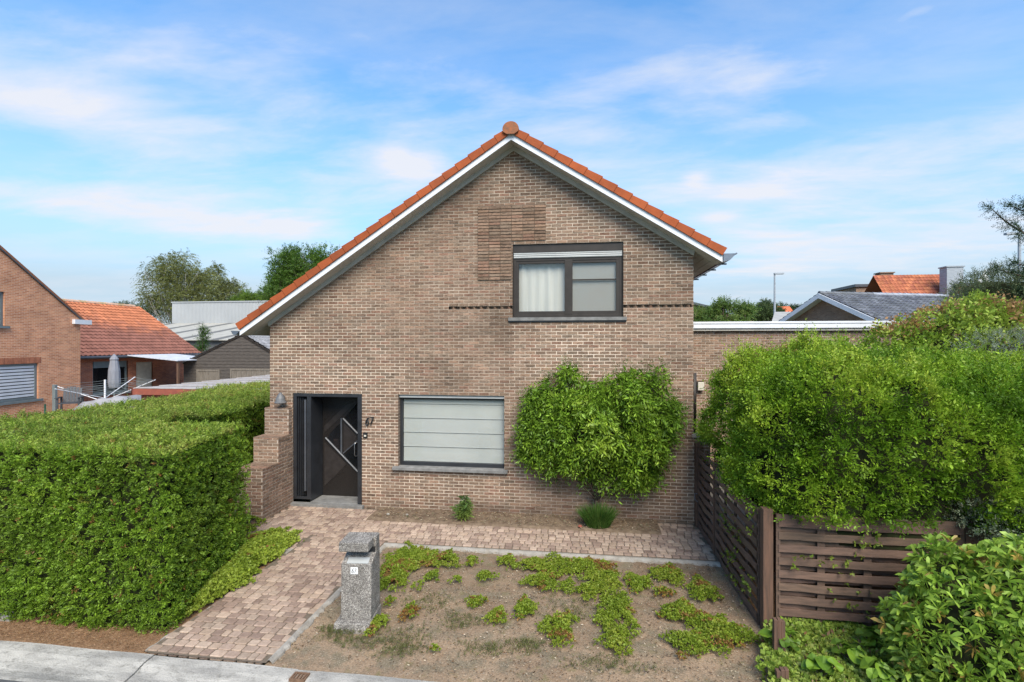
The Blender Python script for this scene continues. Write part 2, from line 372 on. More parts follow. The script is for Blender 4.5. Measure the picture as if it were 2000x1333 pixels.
# brickwork with real bricks: fu(z) -> list of (a, b) intervals along the wall
BR = [tuple(x*f for x, f in zip([.58*q_+.42*m_ for q_, m_ in zip(c, (.235, .178, .140))], (1.16, 1.03, .925))) for c in [(.235, .168, .130), (.262, .190, .150), (.205, .155, .125), (.225, .178, .140), (.290, .205, .155), (.180, .138, .112), (.250, .195, .155), (.245, .150, .118), (.215, .182, .150)]]
def brickwork(mb, O, T, Nrm, z0, z1, fu, L=.2, h=.062, g=.012, proud=.0035, gv=None, stack=False, palette=BR, mortarf=None, stainf=None, phase=0.0, zoff=0.0):
    O = Vector(O); T = Vector(T).normalized(); Nrm = Vector(Nrm).normalized(); Z = Vector((0, 0, 1)); k = 0; z = z0
    while z < z1-1e-4:
        zt = min(z+h, z1)
        for a, b in fu(z):
            if b-a < .02: continue
            # mortar strip, in pieces so its tone can drift along the wall
            npc = max(1, int((b-a)/.4)); 
            for q in range(npc):
                xa = a+(b-a)*q/npc; xb = a+(b-a)*(q+1)/npc
                mc = mortarf((xa+xb)/2, z) if mortarf else (.45, .38, .30)
                mb.poly([O+T*xa+Z*z, O+T*xb+Z*z, O+T*xb+Z*zt, O+T*xa+Z*zt], mc, 1)
            s0 = phase+(0 if (stack or k % 2 == 0) else L/2); x = math.floor((a-s0)/L)*L+s0
            while x < b-1e-4:
                xa = max(a, x+g/2+random.uniform(-.002, .002)); xb = min(b, x+L-g/2)
                if xb-xa > .015:
                    pr = proud+random.uniform(-.002, .004); c = random.choice(palette); gg = random.choice((.80, .90, 1, 1, 1.05, 1.12))*random.uniform(.93, 1.07)*(stainf(x+L/2, z) if stainf else 1); c = tuple(v*gg for v in c)
                    za, zb = z+(gv or g)/2, zt-(gv or g)/2
                    if zb-za > .012:
                        p = [O+T*xa+Z*za, O+T*xb+Z*za, O+T*xb+Z*zb, O+T*xa+Z*zb]; e = .0025
                        f = [O+T*(xa+e)+Z*(za+e)+Nrm*pr, O+T*(xb-e)+Z*(za+e)+Nrm*(pr+random.uniform(-.002, .002)), O+T*(xb-e)+Z*(zb-e)+Nrm*pr, O+T*(xa+e)+Z*(zb-e)+Nrm*(pr+random.uniform(-.002, .002))]
                        i = len(mb.v); mb.v.extend([tuple(q) for q in p+f])
                        for fc in ((4, 5, 6, 7), (0, 1, 5, 4), (1, 2, 6, 5), (2, 3, 7, 6), (3, 0, 4, 7)):
                            mb.f.append(tuple(i+q for q in fc)); mb.c.append(c); mb.m.append(0)
                x += L
        z += h; k += 1
def sub_int(ints, a, b):
    out = []
    for x, y in ints:
        if b <= x or a >= y: out.append((x, y)); continue
        if a > x: out.append((x, a))
        if b < y: out.append((b, y))
    return out
# ------------------------------------------------------------------ survey of the main house (metres, facade in the plane y = FY)
FY = 9.75
XL, XR = -6.38, 2.0
XA, ZA = -1.32, 7.07           # gable peak of the brickwork
SL, SR = .660, .628            # roof slopes left / right
OV = .36                       # verge overhang towards the street
ZWL, ZWR = ZA-(XA-XL)*SL, ZA-(XR-XA)*SR
HB = FY+9.5                    # back of the house
def ztop(x): return ZA-(XA-x)*SL if x < XA else ZA-(x-XA)*SR
def xl_at(z): return max(XL, XA-(ZA-z)/SL)
def xr_at(z): return min(XR, XA+(ZA-z)/SR)
DX0, DX1, DZ0, DZ1 = -5.875, -4.388, .07, 2.315        # door opening
WX0, WX1, WZ0, WZ1 = -3.63, -1.502, .875, 2.322        # ground floor window
UX0, UX1, UZ0, UZ1 = -1.343, .745, 3.80, 5.216         # upper window
ZB0, ZB1 = 3.968, 4.030                                # dog-tooth course

# ------------------------------------------------------------------ ground, street, paving
def grid_sheet(name, x0, x1, y0, y1, step, zf, m, hole=None, kind='structure'):
    xs = np.arange(x0, x1+step/2, step); ys = np.arange(y0, y1+step/2, step); X, Y = np.meshgrid(xs, ys)
    p = np.stack([X.ravel(), Y.ravel(), np.zeros(X.size)], 1); p[:, 2] = zf(p)
    nx, ny = len(xs), len(ys); i = (np.arange(ny-1)[:, None]*nx+np.arange(nx-1)[None]).ravel()
    F = np.stack([i, i+1, i+nx+1, i+nx], 1)
    o = npmesh(name, p, F, np.ones((len(p), 3)), m, smooth=True); o['kind'] = kind; return o
mat('grass_far', (.06, .09, .03), .95, (.10, .11, .05), .6)
gm = MB(); gm.poly([(-600, -300, -.16), (600, -300, -.16), (600, 900, -.16), (-600, 900, -.16)])
tag(gm.build('ground', 'grass_far'), kind='structure')
def _soil(t, b, out):
    n, l = t.nodes, t.links
    tcn = n.new('ShaderNodeTexCoord')
    def noise(sc, det, lo, hi, st=(1, 1, 1)):
        mp = n.new('ShaderNodeMapping'); mp.inputs['Scale'].default_value = st; l.new(tcn.outputs['Object'], mp.inputs[0])
        ns = n.new('ShaderNodeTexNoise'); ns.inputs['Scale'].default_value = sc; ns.inputs['Detail'].default_value = det; ns.inputs['Roughness'].default_value = .65; l.new(mp.outputs[0], ns.inputs[0])
        mr = n.new('ShaderNodeMapRange'); mr.inputs[1].default_value = lo; mr.inputs[2].default_value = hi; l.new(ns.outputs[0], mr.inputs[0]); return mr.outputs[0]
    def mix(f, a, bb):
        m = n.new('ShaderNodeMix'); m.data_type = 'RGBA'; l.new(f, m.inputs[0])
        for k, x in ((6, a), (7, bb)):
            if isinstance(x, tuple): m.inputs[k].default_value = (*x, 1)
            else: l.new(x, m.inputs[k])
        return m.outputs[2]
    # sand near the street, darker humus near the terrace and the fence: real soil differences
    sp = n.new('ShaderNodeSeparateXYZ'); l.new(tcn.outputs['Object'], sp.inputs[0])
    gy = n.new('ShaderNodeMapRange'); gy.inputs[1].default_value = 5.3; gy.inputs[2].default_value = 7.2; l.new(sp.outputs[1], gy.inputs[0])
    gx = n.new('ShaderNodeMapRange'); gx.inputs[1].default_value = .6; gx.inputs[2].default_value = 2.0; l.new(sp.outputs[0], gx.inputs[0])
    ga = n.new('ShaderNodeMath'); ga.operation = 'MAXIMUM'; l.new(gy.outputs[0], ga.inputs[0]); l.new(gx.outputs[0], ga.inputs[1])
    big = noise(1.3, 6, .30, .62)
    mm = n.new('ShaderNodeMath'); mm.operation = 'MULTIPLY_ADD'; l.new(ga.outputs[0], mm.inputs[0]); mm.inputs[1].default_value = .6; l.new(big, mm.inputs[2])
    sc = n.new('ShaderNodeMath'); sc.operation = 'MULTIPLY'; sc.use_clamp = True; l.new(mm.outputs[0], sc.inputs[0]); sc.inputs[1].default_value = .62
    c = mix(sc.outputs[0], (.36, .255, .165), (.165, .112, .072))
    c = mix(noise(3.4, 7, .47, .62), c, (.185, .15, .10)); c = mix(noise(45, 5, .50, .70), c, (.08, .058, .04)); c = mix(noise(90, 3, .56, .70), c, (.46, .38, .29)); c = mix(noise(6, 6, .56, .74), c, (.15, .135, .06))
    l.new(c, b.inputs['Base Color'])
mat('soil', (.3, .2, .13), .95, (.2, .13, .1), 3, spec=.1, bump=.9, bscale=55, extra=_soil)
grid_sheet('soil', -3.25, 2.35, 4.86, 8.05, .035, lambda p: -.02+.035*(vnoise(p, 2.2, 3)-.5)+.018*(vnoise(p, 14, 2, 3)-.5), 'soil')
mat('bed_soil', (.115, .080, .056), .95, (.21, .155, .105), 9, spec=.1, bump=.9, bscale=50, detail=9)
grid_sheet('planting_bed', -4.0, 1.35, 8.98, 9.76, .03, lambda p: .045+.04*(vnoise(p, 5, 3, 5)-.5)-np.clip(9.14-p[:, 1], 0, 1)*.35, 'bed_soil')
mat('humus', (.16, .085, .045), .95, (.30, .19, .11), 60, spec=.1, bump=.9, bscale=90, detail=6)
grid_sheet('hedge_bed', -14.0, -4.62, 4.86, 7.4, .05, lambda p: -.015+.03*(vnoise(p, 8, 3, 2)-.5), 'humus')
grid_sheet('garden_bed', 2.12, 9.5, 4.89, 9.7, .06, lambda p: .00+.06*(vnoise(p, 3, 3, 4)-.5), 'humus')
mat('gravel', (.26, .23, .19), .95, (.18, .16, .13), 30, bump=.6)
gm = MB(); gm.poly([(-40, 7.4, -.03), (-6.4, 7.4, -.03), (-6.4, 40, -.03), (-40, 40, -.03)]); tag(gm.build('neighbour_yard', 'gravel'), kind='structure')
gm = MB(); gm.poly([(2.0, 9.7, -.03), (30, 9.7, -.03), (30, 13.2, -.03), (2.0, 13.2, -.03)]); tag(gm.build('side_yard', 'gravel'), kind='structure')
mat('asphalt', (.105, .105, .105), .9, (.075, .075, .076), 12, bump=.6, bscale=140, spec=.3)
gm = MB(); gm.box((-40, -3.5, -.15), (40, 4.37, -.05)); tag(gm.build('road', 'asphalt'), kind='structure')
# concrete gutter: shallow dished casting with a rounded lip, in two pours
def _weather(t, b, out):
    n, l = t.nodes, t.links; tcn = n.new('ShaderNodeTexCoord'); cur = out
    for sc, lo_, hi_, c_, st in ((1.1, .45, .60, (.19, .18, .165), (1, 4, 1)), (9, .54, .68, (.16, .15, .13), (1, 1.6, 1)), (60, .55, .70, (.12, .115, .105), (1, 1, 1)), (110, .60, .70, (.60, .58, .53), (1, 1, 1))):
        mp = n.new('ShaderNodeMapping'); mp.inputs['Scale'].default_value = st; l.new(tcn.outputs['Object'], mp.inputs[0]); ns = n.new('ShaderNodeTexNoise'); ns.inputs['Scale'].default_value = sc; ns.inputs['Detail'].default_value = 8; ns.inputs['Roughness'].default_value = .65; l.new(mp.outputs[0], ns.inputs[0])
        mr = n.new('ShaderNodeMapRange'); mr.inputs[1].default_value = lo_; mr.inputs[2].default_value = hi_; mr.inputs[4].default_value = .7; l.new(ns.outputs[0], mr.inputs[0]); mx = n.new('ShaderNodeMix'); mx.data_type = 'RGBA'; l.new(mr.outputs[0], mx.inputs[0]); l.new(cur, mx.inputs[6]); mx.inputs[7].default_value = (*c_, 1); cur = mx.outputs[2]
    l.new(cur, b.inputs['Base Color'])
mat('concrete', (.44, .415, .37), .9, (.34, .32, .285), 3, bump=.9, bscale=60, detail=8, lo=.38, hi=.66, extra=_weather)
mat('concrete_old', (.34, .315, .275), .95, (.24, .215, .18), 7, bump=.7, bscale=60, detail=8)
def gutter_slab(x0, x1, zoff):
    m = MB(); prof = [(4.36, -.15), (4.36, -.045), (4.40, -.04), (4.50, -.055), (4.62, -.045), (4.74, -.012), (4.87, -.004), (4.885, -.15)]
    xs = np.linspace(x0, x1, max(2, int((x1-x0)/.25))); i0 = 0
    for k, x in enumerate(xs):
        for y, z in prof: m.v.append((x, y+.004*math.sin(x*3), z+zoff+.004*math.sin(x*5+y*9)))
    n = len(prof)
    for k in range(len(xs)-1):
        for j in range(n-1): m.f.append((k*n+j, (k+1)*n+j, (k+1)*n+j+1, k*n+j+1)); m.c.append((1, 1, 1)); m.m.append(0)
    m.f.append(tuple(range(n))); m.c.append((1, 1, 1)); m.m.append(0)
    m.f.append(tuple((len(xs)-1)*n+j for j in range(n))[::-1]); m.c.append((1, 1, 1)); m.m.append(0)
    o = m.build('gutter', 'concrete', smooth=False); o['kind'] = 'structure'; return o
gutter_slab(-30, -4.52, 0); gutter_slab(-4.505, 30, -.008)
# paving of small tumbled setts, each one modelled
def sett_field(name, polyf, x0, x1, y0, y1, z, rot=0.0):
    m = MB(); py, px = .118, .122; r = 0; y = y0
    pal = [(.37, .275, .213), (.395, .295, .225), (.335, .245, .190), (.42, .32, .245), (.27, .192, .150), (.30, .215, .168), (.385, .285, .212)]
    while y < y1:
        x = x0+(px/2 if r % 2 else 0)+random.uniform(-.01, .01)
        while x < x1:
            wd = random.choice([px, px, px*.72, px*1.28]); cxm, cym = x+wd/2, y+py/2
            if polyf(cxm, cym):
                g = .0035+random.uniform(0, .002); zz = z+random.uniform(-.003, .003); ch = .012
                c = random.choice(pal); q = float(_pn[int(cxm*5) % 64, int(cym*5) % 64, 3]); g_ = random.uniform(.88, 1.12)*(.86+.28*q); c = tuple(v*g_ for v in c)
                xa, xb, ya, yb = x+g, x+wd-g, y+g, y+py-g
                i = len(m.v); t1, t2 = random.uniform(-.002, .002), random.uniform(-.002, .002)
                cc = .014
                ring = [(xa+cc, ya), (xb-cc, ya), (xb, ya+cc), (xb, yb-cc), (xb-cc, yb), (xa+cc, yb), (xa, yb-cc), (xa, ya+cc)]
                for X_, Y_ in ring: m.v.append((X_, Y_, z-.05))
                for X_, Y_ in ring: m.v.append((X_, Y_, zz-.006))
                for X_, Y_ in ring: m.v.append((cxm+(X_-cxm)*.86, cym+(Y_-cym)*.86, zz+(X_-cxm)*t1*8+(Y_-cym)*t2*8))
                for k in range(8):
                    k2 = (k+1) % 8
                    m.f.append((i+k, i+k2, i+8+k2, i+8+k)); m.f.append((i+8+k, i+8+k2, i+16+k2, i+16+k)); m.c += [c, c]; m.m += [0, 0]
                m.f.append(tuple(i+16+k for k in range(8))); m.c.append(c); m.m.append(0)
            x += wd
        y += py; r += 1
    o = m.build(name, 'sett'); o['kind'] = 'structure'; return o
_pn = _LAT
mat('sett', (1, 1, 1), .9, (.78, .77, .76), 22, attr=True, spec=.12, bump=.5, bscale=90)
mat('joint_sand', (.17, .13, .10), .95, (.11, .09, .06), 20, bump=.4)
PXL, PXR = -4.64, -3.24
def in_path(x, y): return PXL+.03*(y-5) < x < PXR-.02 and 4.90 < y < 8.3
def in_terr(x, y):
    if x < -5.86+max(0, (8.72-y))*.05 or x > 2.0: return False
    if y > 9.70: return False
    if x < PXL: return y > 7.66+.0*(x) and not (x < -5.86 and y < 9)
    if x < PXR: return y >= 8.3
    if x < -3.92: return y > 8.08
    return 8.08 < y < 9.12-.02*(x+3.9)*0 or (x > 1.30 and y > 8.08)
sett_field('path', in_path, PXL, PXR, 4.90, 8.3, .02)
sett_field('terrace', in_terr, -5.88, 2.02, 7.66, 9.74, .02)
jm = MB(); jm.poly([(PXL, 4.88, .008), (PXR, 4.88, .008), (PXR, 8.06, .008), (PXL, 8.06, .008)]); jm.poly([(-5.87, 7.64, .004), (-5.87, 9.76, .004), (2.04, 9.76, .004), (2.04, 8.06, .004), (PXR, 8.06, .004), (PXR, 7.64, .004)][::-1])
tag(jm.build('paving_bed', 'joint_sand'), kind='structure')
# rough haunching of old concrete along the setts
def haunch(name, pts, w0, z, m_='concrete_old'):
    m = MB(); rows = []
    L = [Vector((*p, 0)) for p in pts]; out = []
    for a, b in zip(L, L[1:]):
        n = max(2, int((b-a).length/.06))
        for k in range(n): out.append(a.lerp(b, k/n))
    out.append(L[-1]); ringn = []
    for k, p in enumerate(out):
        t = (out[min(k+1, len(out)-1)]-out[max(k-1, 0)]).normalized(); s = Vector((t.y, -t.x, 0)); wv = w0*(.75+.6*random.random())
        ringn.append([p+Vector((0, 0, z)), p+s*wv*.5+Vector((0, 0, z+random.uniform(-.004, .006))), p+s*wv+Vector((0, 0, z-.02)), p+s*(wv+.02)+Vector((0, 0, -.06))])
    for a, b in zip(ringn, ringn[1:]):
        for j in range(3): m.poly([a[j], a[j+1], b[j+1], b[j]])
    o = m.build(name, m_); o['kind'] = 'structure'; return o
haunch('path_edging', [(PXR, 4.9), (PXR-.005, 6.2), (PXR, 7.4), (PXR, 7.98)], .055, .022)
haunch('terrace_edging', [(PXR-.0, 8.075), (-1.6, 8.07), (.4, 8.065), (2.03, 8.06)], .075, .022)
haunch('path_edging', [(PXL+.085, 7.62), (PXL+.05, 6.0), (PXL, 4.9)], .05, .006)
gm = MB(); gm.box((-5.3, 7.46, -.05), (-4.60, 7.655, .016)); gm.build('path_slab', 'concrete_old')['kind'] = 'structure'

# ------------------------------------------------------------------ the house
house = thing('brick_house', 'large brown brick gable house with orange roof edge and black door', 'house')
def mort(x, z, seed=0):
    """pale where rain has kept the joints clean, brown and weathered elsewhere"""
    n = float(vnoise(np.array([[x, 0, z]]), .9, 2, 11)[0]); n2 = float(vnoise(np.array([[x, 0, z*3]]), 2.5, 2, 12)[0])
    pale = .24
    def blob(cx_, cz_, rx, rz, a):
        return a*math.exp(-((x-cx_)/rx)**2-((z-cz_)/rz)**2)
    pale += blob(-3.2, .45, 1.5, .8, .95)+blob(0, 3.0, 1.1, .75, .95)+blob(1.5, 5.2, 1.0, .9, .9)+blob(-5.6, 3.2, 1.2, .9, .8)+blob(-3.9, 5.6, 1.6, .5, .55)+blob(-4.0, 1.5, .5, 1.2, .6)+blob(-1.3, 6.8, .8, .5, .7)+blob(1.4, .8, .8, 1.1, .6)+blob(-4.6, 2.6, 2.0, .4, .4)+blob(-.1, 6.0, 1.2, .4, .5)
    pale += (n-.5)*.7+(n2-.5)*.4; pale = min(1, max(0, pale))
    a, b = (.32, .25, .195), (.68, .57, .46)
    return tuple(a[i]*(1-pale)+b[i]*pale for i in range(3))
def stain(x, z):
    """weathering: damp foot of the wall, run-off under the sills and beside the openings, sooty patches"""
    d = .22*math.exp(-((z+.02)/.22)**2)
    for xs, zt, ln, wdt, a in ((WX0-.08, WZ0-.06, .75, .10, .30), (WX1+.10, 1.45, .60, .13, .38), (WX1+.05, WZ0-.06, .5, .10, .22), (UX0-.05, UZ0-.07, .9, .10, .26), (UX1+.05, UZ0-.07, .6, .08, .22), (-2.6, 3.95, 1.1, .25, .16), (-1.6, 3.9, 1.4, .22, .16)):
        if z < zt: d += a*math.exp(-((x-xs)/wdt)**2)*math.exp(-((zt-z)/ln)**2)
    n = float(vnoise(np.array([[x*.8, 2, z*1.6]]), 1.0, 3, 14)[0]); d += max(0, n-.50)*.9
    return max(.55, 1.05-d)
PX0, PX1, PZ0, PZ1 = -2.02, -.70, 4.53, 5.965         # panel of projecting stack-bonded brick
def fu_front(z):
    a, b = xl_at(z), xr_at(z)
    if a >= b: return []
    r = [(a, b)]; zm = z+.031
    if DZ0 < zm < DZ1: r = sub_int(r, DX0, DX1)
    if WZ0 < zm < WZ1: r = sub_int(r, WX0, WX1)
    if UZ0 < zm < UZ1: r = sub_int(r, UX0, UX1)
    if ZB0 < zm < ZB1: r = sub_int(r, -2.6, UX0); r = sub_int(r, UX1, 1.97)
    return r
wl = MB(); brickwork(wl, (0, FY, 0), (1, 0, 0), (0, -1, 0), -.062, ZA, fu_front, mortarf=lambda x, z: tuple(v*stain(x, z)**1.5 for v in mort(x, z)), stainf=stain)
# dog-tooth course: headers laid at 45 degrees in a recess
for xa, xb in ((-2.6, UX0), (UX1, 1.97)):
    wl.poly([(xa, FY+.07, ZB0), (xb, FY+.07, ZB0), (xb, FY+.07, ZB1), (xa, FY+.07, ZB1)], (.26, .20, .16), 1)
    wl.poly([(xa, FY, ZB0), (xb, FY, ZB0), (xb, FY+.07, ZB0), (xa, FY+.07, ZB0)], (.16, .13, .1), 1)
    wl.poly([(xa, FY, ZB1), (xa, FY+.07, ZB1), (xb, FY+.07, ZB1), (xb, FY, ZB1)], (.16, .13, .1), 1)
    x = xa+.02
    while x < xb-.1:
        g_ = random.uniform(.8, 1.0); c = tuple(v*g_ for v in random.choice(BR))
        wl.prism([(x, FY+.075, ZB0+.003), (x+.065, FY+.004, ZB0+.003), (x+.13, FY+.075, ZB0+.003)], (0, 0, ZB1-ZB0-.006), c, 0); x += .137
# projecting stack-bond panel
def fu_panel(z):
    return [(PX0, PX1)] if z > UZ1+.01 else [(PX0, UX0-.012)]
wl2 = MB(); brickwork(wl2, (0, FY-.012, 0), (1, 0, 0), (0, -1, 0), PZ0, PZ1, fu_panel, L=.22, g=.006, gv=.011, proud=.012, stack=True, phase=PX0-math.floor(PX0/.22)*.22, mortarf=lambda x, z: (.15, .115, .09))
wl2.box((PX0+.004, FY-.0125, PZ0), (PX1-.004, FY+.02, PZ1), (.12, .09, .07), 1) if False else None
# side and back walls, jambs
wside = MB()
for (O, T, Nn, w_, zt) in (((XR, FY, 0), (0, 1, 0), (1, 0, 0), HB-FY, ZWR), ((XL, HB, 0), (0, -1, 0), (-1, 0, 0), HB-FY, ZWL)):
    brickwork(wl, O, T, Nn, -.062, zt, lambda z, w_=w_: [(0, w_)], L=.4, mortarf=lambda x, z: (.36, .29, .23))
wl.poly([(XR, HB, -.06), (XL, HB, -.06), (XL, HB, ZWL), (XA, HB, ZA), (XR, HB, ZWR)], (.22, .165, .13), 1)
def jamb(mb, x0, x1, z0, z1, dep, sidew=True, top=True, bot=False):
    cj = (.21, .16, .125)
    for x, s in ((x0, 1), (x1, -1)):
        nb = int((z1-z0)/.062)
        for k in range(nb):
            g_ = random.uniform(.75, 1.1); c = tuple(v*g_ for v in cj); za, zb = z0+k*.062+.005, z0+(k+1)*.062-.005
            p = [(x, FY-.004, za), (x, FY+dep, za), (x, FY+dep, zb), (x, FY-.004, zb)]
            mb.poly(p if s < 0 else p[::-1], c, 0)
        xo = x-.001*s
        p = [(xo, FY, z0), (xo, FY+dep, z0), (xo, FY+dep, z1), (xo, FY, z1)]; mb.poly(p if s < 0 else p[::-1], (.36, .29, .23), 1)
    if top: mb.poly([(x0, FY-.004, z1), (x0, FY+dep, z1), (x1, FY+dep, z1), (x1, FY-.004, z1)], (.15, .12, .09), 1)
    if bot: mb.poly([(x0, FY-.004, z0), (x1, FY-.004, z0), (x1, FY+dep, z0), (x0, FY+dep, z0)], (.15, .12, .09), 1)
jamb(wl, WX0, WX1, WZ0, WZ1, .16); jamb(wl, UX0, UX1, UZ0, UZ1, .14); jamb(wl, DX0, DX1, DZ0, DZ1, .03)
wall_o = wl.build('wall', ['facade_brick', 'mortar'], house)
wl2.build('brick_panel', ['facade_brick', 'mortar'], house)
# stepped wing wall beside the door
ww = MB(); X0w, X1w = -6.39, -5.872
def block(y0, y1, z0, z1, x0=X0w, x1=X1w):
    brickwork(ww, (x0, y0, 0), (1, 0, 0), (0, -1, 0), z0, z1, lambda z: [(0, x1-x0)], mortarf=lambda x, z: (.46, .38, .31), proud=.004)
    brickwork(ww, (x1, y0, 0), (0, 1, 0), (1, 0, 0), z0, z1, lambda z: [(0, y1-y0)], mortarf=lambda x, z: (.42, .35, .29), proud=.004, phase=.1)
    brickwork(ww, (x0, y1, 0), (0, -1, 0), (-1, 0, 0), z0, z1, lambda z: [(0, y1-y0)], mortarf=lambda x, z: (.42, .35, .29), proud=.004)
    xx = x0; # rowlock on top
    yy = y0-.004
    while yy < y1-.02:
        g_ = random.uniform(.85, 1.15); c = tuple(v*g_ for v in random.choice(BR)); ww.box((x0-.004, yy, z1), (x1+.004, min(y1, yy+.09), z1+.004), c, 0); yy += .10
    ww.poly([(x0, y0, z1+.001), (x1, y0, z1+.001), (x1, y1, z1+.001), (x0, y1, z1+.001)], (.42, .36, .3), 1)
block(8.74, 9.235, -.06, .98); block(9.235, FY-.006, -.06, 1.47); block(9.62, FY-.006, 1.474, 2.0, x0=XL-.03, x1=X1w-.02)
ww.build('wing_wall', ['facade_brick', 'mortar'], house)
# low stub wall at the right corner, stone cap
sw = MB(); brickwork(sw, (XR, FY, 0), (1, 0, 0), (0, -1, 0), -.06, 1.58, lambda z: [(0, .30)], mortarf=lambda x, z: mort(1.9, z)); 
sw.box((XR+.002, FY+.02, -.06), (XR+.30, FY+.22, 1.58), (.3, .24, .19), 1); stub = sw.build('garden_wall', ['facade_brick', 'mortar'], house)
cp = MB(); cp.box((XR-.03, FY-.03, 1.58), (XR+.34, FY+.25, 1.645)); cp.build('coping', 'concrete_old', stub, bevel=.008)

# roof: body, tiled covering, verge tiles, ridge
rf = MB(); YF, YB = FY-OV, HB+.3; th = .14
XEL, XER = XL-.42, XR+.42                     # eaves
def zr(x): return ztop(x)
# solid body under the tiles (soffit is added below it)
for (xe, s) in ((XEL, -1), (XER, 1)):
    sl = SL if s < 0 else SR; ze = ZA-abs(XA-xe)*sl
    a = Vector((XA, 0, ZA+.035)); b = Vector((xe, 0, ze+.035)); up = Vector((0, 0, .14))
    rf.prism([Vector((a.x, YF+.02, a.z)), Vector((b.x, YF+.02, b.z)), b+up+Vector((0, YF+.02, 0)), a+up+Vector((0, YF+.02, 0))], (0, YB-YF-.02, 0), (.3, .1, .04), 0)
roof = rf.build('roof', 'orange_tile', house)
tl = MB()
for s, xe, sl in ((-1, XEL, SL), (1, XER, SR)):
    ln = abs(XA-xe)*math.hypot(1, sl); nv = int(round(ln/.31)); nu = int((YB-YF-.12)/.22)
    ze = ZA-abs(XA-xe)*sl
    Vv = Vector((-s, 0, sl)).normalized()
    tile_roof(tl, (xe+s*.04, YF+.12, ze+.20), (0, 1, 0), Vv, nu, nv, .22, (ln+.02)/nv, .018, .022, ((1, 1, 1), (.85, .85, .85), (1.1, 1.0, .95)), 0, k=4)
tl.build('tile_covering', 'tile_tint', roof) if 'tile_tint' in MATS else None
vt = MB()
for s, xe, sl in ((-1, XEL, SL), (1, XER, SR)):
    ln = abs(XA-xe)*math.hypot(1, sl); nv = int(round(ln/.305)); V_ = Vector((s, 0, -sl)).normalized(); Nn = Vector((s*sl, 0, 1)).normalized()
    st = ln/nv; o = Vector((XA, YF, ZA+.148))
    for k in range(nv):
        p0 = o+V_*(k*st+(.09 if k == 0 else 0)); p1 = o+V_*((k+1)*st+.006); lift = .012+.014
        c = random.choice([(1, 1, 1), (.88, .9, .95), (1.08, 1.05, 1), (.95, .93, .9)]); g = random.uniform(.92, 1.06); c = tuple(x*g for x in c)
        hgt = .14
        pts = [p0+Nn*-.02, p1+Nn*-.02+V_*.0, p1+Nn*(hgt-.04+lift), p0+Nn*(hgt-.04)]
        vt.prism([q+Vector((0, -.035, 0)) for q in pts], (0, .20, 0), c, 0)
vt.build('verge_tiles', 'orange_tint' if 'orange_tint' in MATS else 'orange_tile', roof, bevel=.006)
rg = MB()
for k in range(int((YB-YF)/.38)+1):
    y0 = YF-.06+k*.38; n = 12; r = .145 if k else .152
    ring = lambda yy, rr: [(XA+rr*math.cos(math.pi*(1.12-1.24*j/n)), yy, ZA+.185+rr*.90*math.sin(math.pi*(1.12-1.24*j/n))) for j in range(n+1)]
    A, B = ring(y0, r), ring(y0+.40, r*.9)
    for j in range(n): rg.poly([A[j], A[j+1], B[j+1], B[j]])
    if k == 0:
        low = [(XA+.07, y0, ZA+.09), (XA-.07, y0, ZA+.09)]
        rg.poly((A+low)[::-1]); rg.prism([(p[0], y0-.02, p[2]) for p in (A+low)], (0, .019, 0))
rg.build('ridge_tiles', 'old_ridge', roof)
# verge boards, soffit, trim
fb = MB(); sf = MB(); stt = MB()
for s, xe, sl in ((-1, XEL, SL), (1, XER, SR)):
    ze = ZA-abs(XA-xe)*sl
    fb.prism([(XA, YF, ZA+.012), (xe, YF, ze+.012), (xe, YF, ze+.165), (XA, YF, ZA+.165)], (0, .022, 0))
    # boarded soffit under the verge
    nb = 3
    for k in range(nb):
        ya = YF+.024+(OV-.024)*k/nb; yb = YF+.024+(OV-.024)*(k+1)/nb-.006
        sf.prism([(XA, ya, ZA+.018), (xe, ya, ze+.018), (xe, ya, ze+.032), (XA, ya, ZA+.032)], (0, yb-ya, 0))
    sf.prism([(XA, YF+.024, ZA+.026), (xe, YF+.024, ze+.026), (xe, YF+.024, ze+.034), (XA, YF+.024, ZA+.034)], (0, OV+.01, 0), (.5, .5, .5))
    xw = XL if s < 0 else XR; zw = ztop(xw)
    stt.prism([(XA, FY-.05, ZA-.075), (xw-s*.0, FY-.05, zw-.075), (xw+s*.02, FY-.05, zw+.016), (XA, FY-.05, ZA+.016)], (0, .048, 0))
    # eaves soffit running back
    for k in range(4):
        x0 = xw+s*(.006+.10*k); x1 = xw+s*(.006+.10*(k+1)-.005)
        zA, zB = ztop(x0)-.0, ztop(x1)-.0
        sf.prism([(x0, FY, zA+.016), (x1, FY, zB+.016), (x1, FY, zB+.03), (x0, FY, zA+.03)], (0, YB-FY, 0))
fas = fb.build('verge_board', 'white_paint', roof); sf.build('soffit', 'soffit', roof); stt.build('soffit_trim', 'soffit_trim', roof)
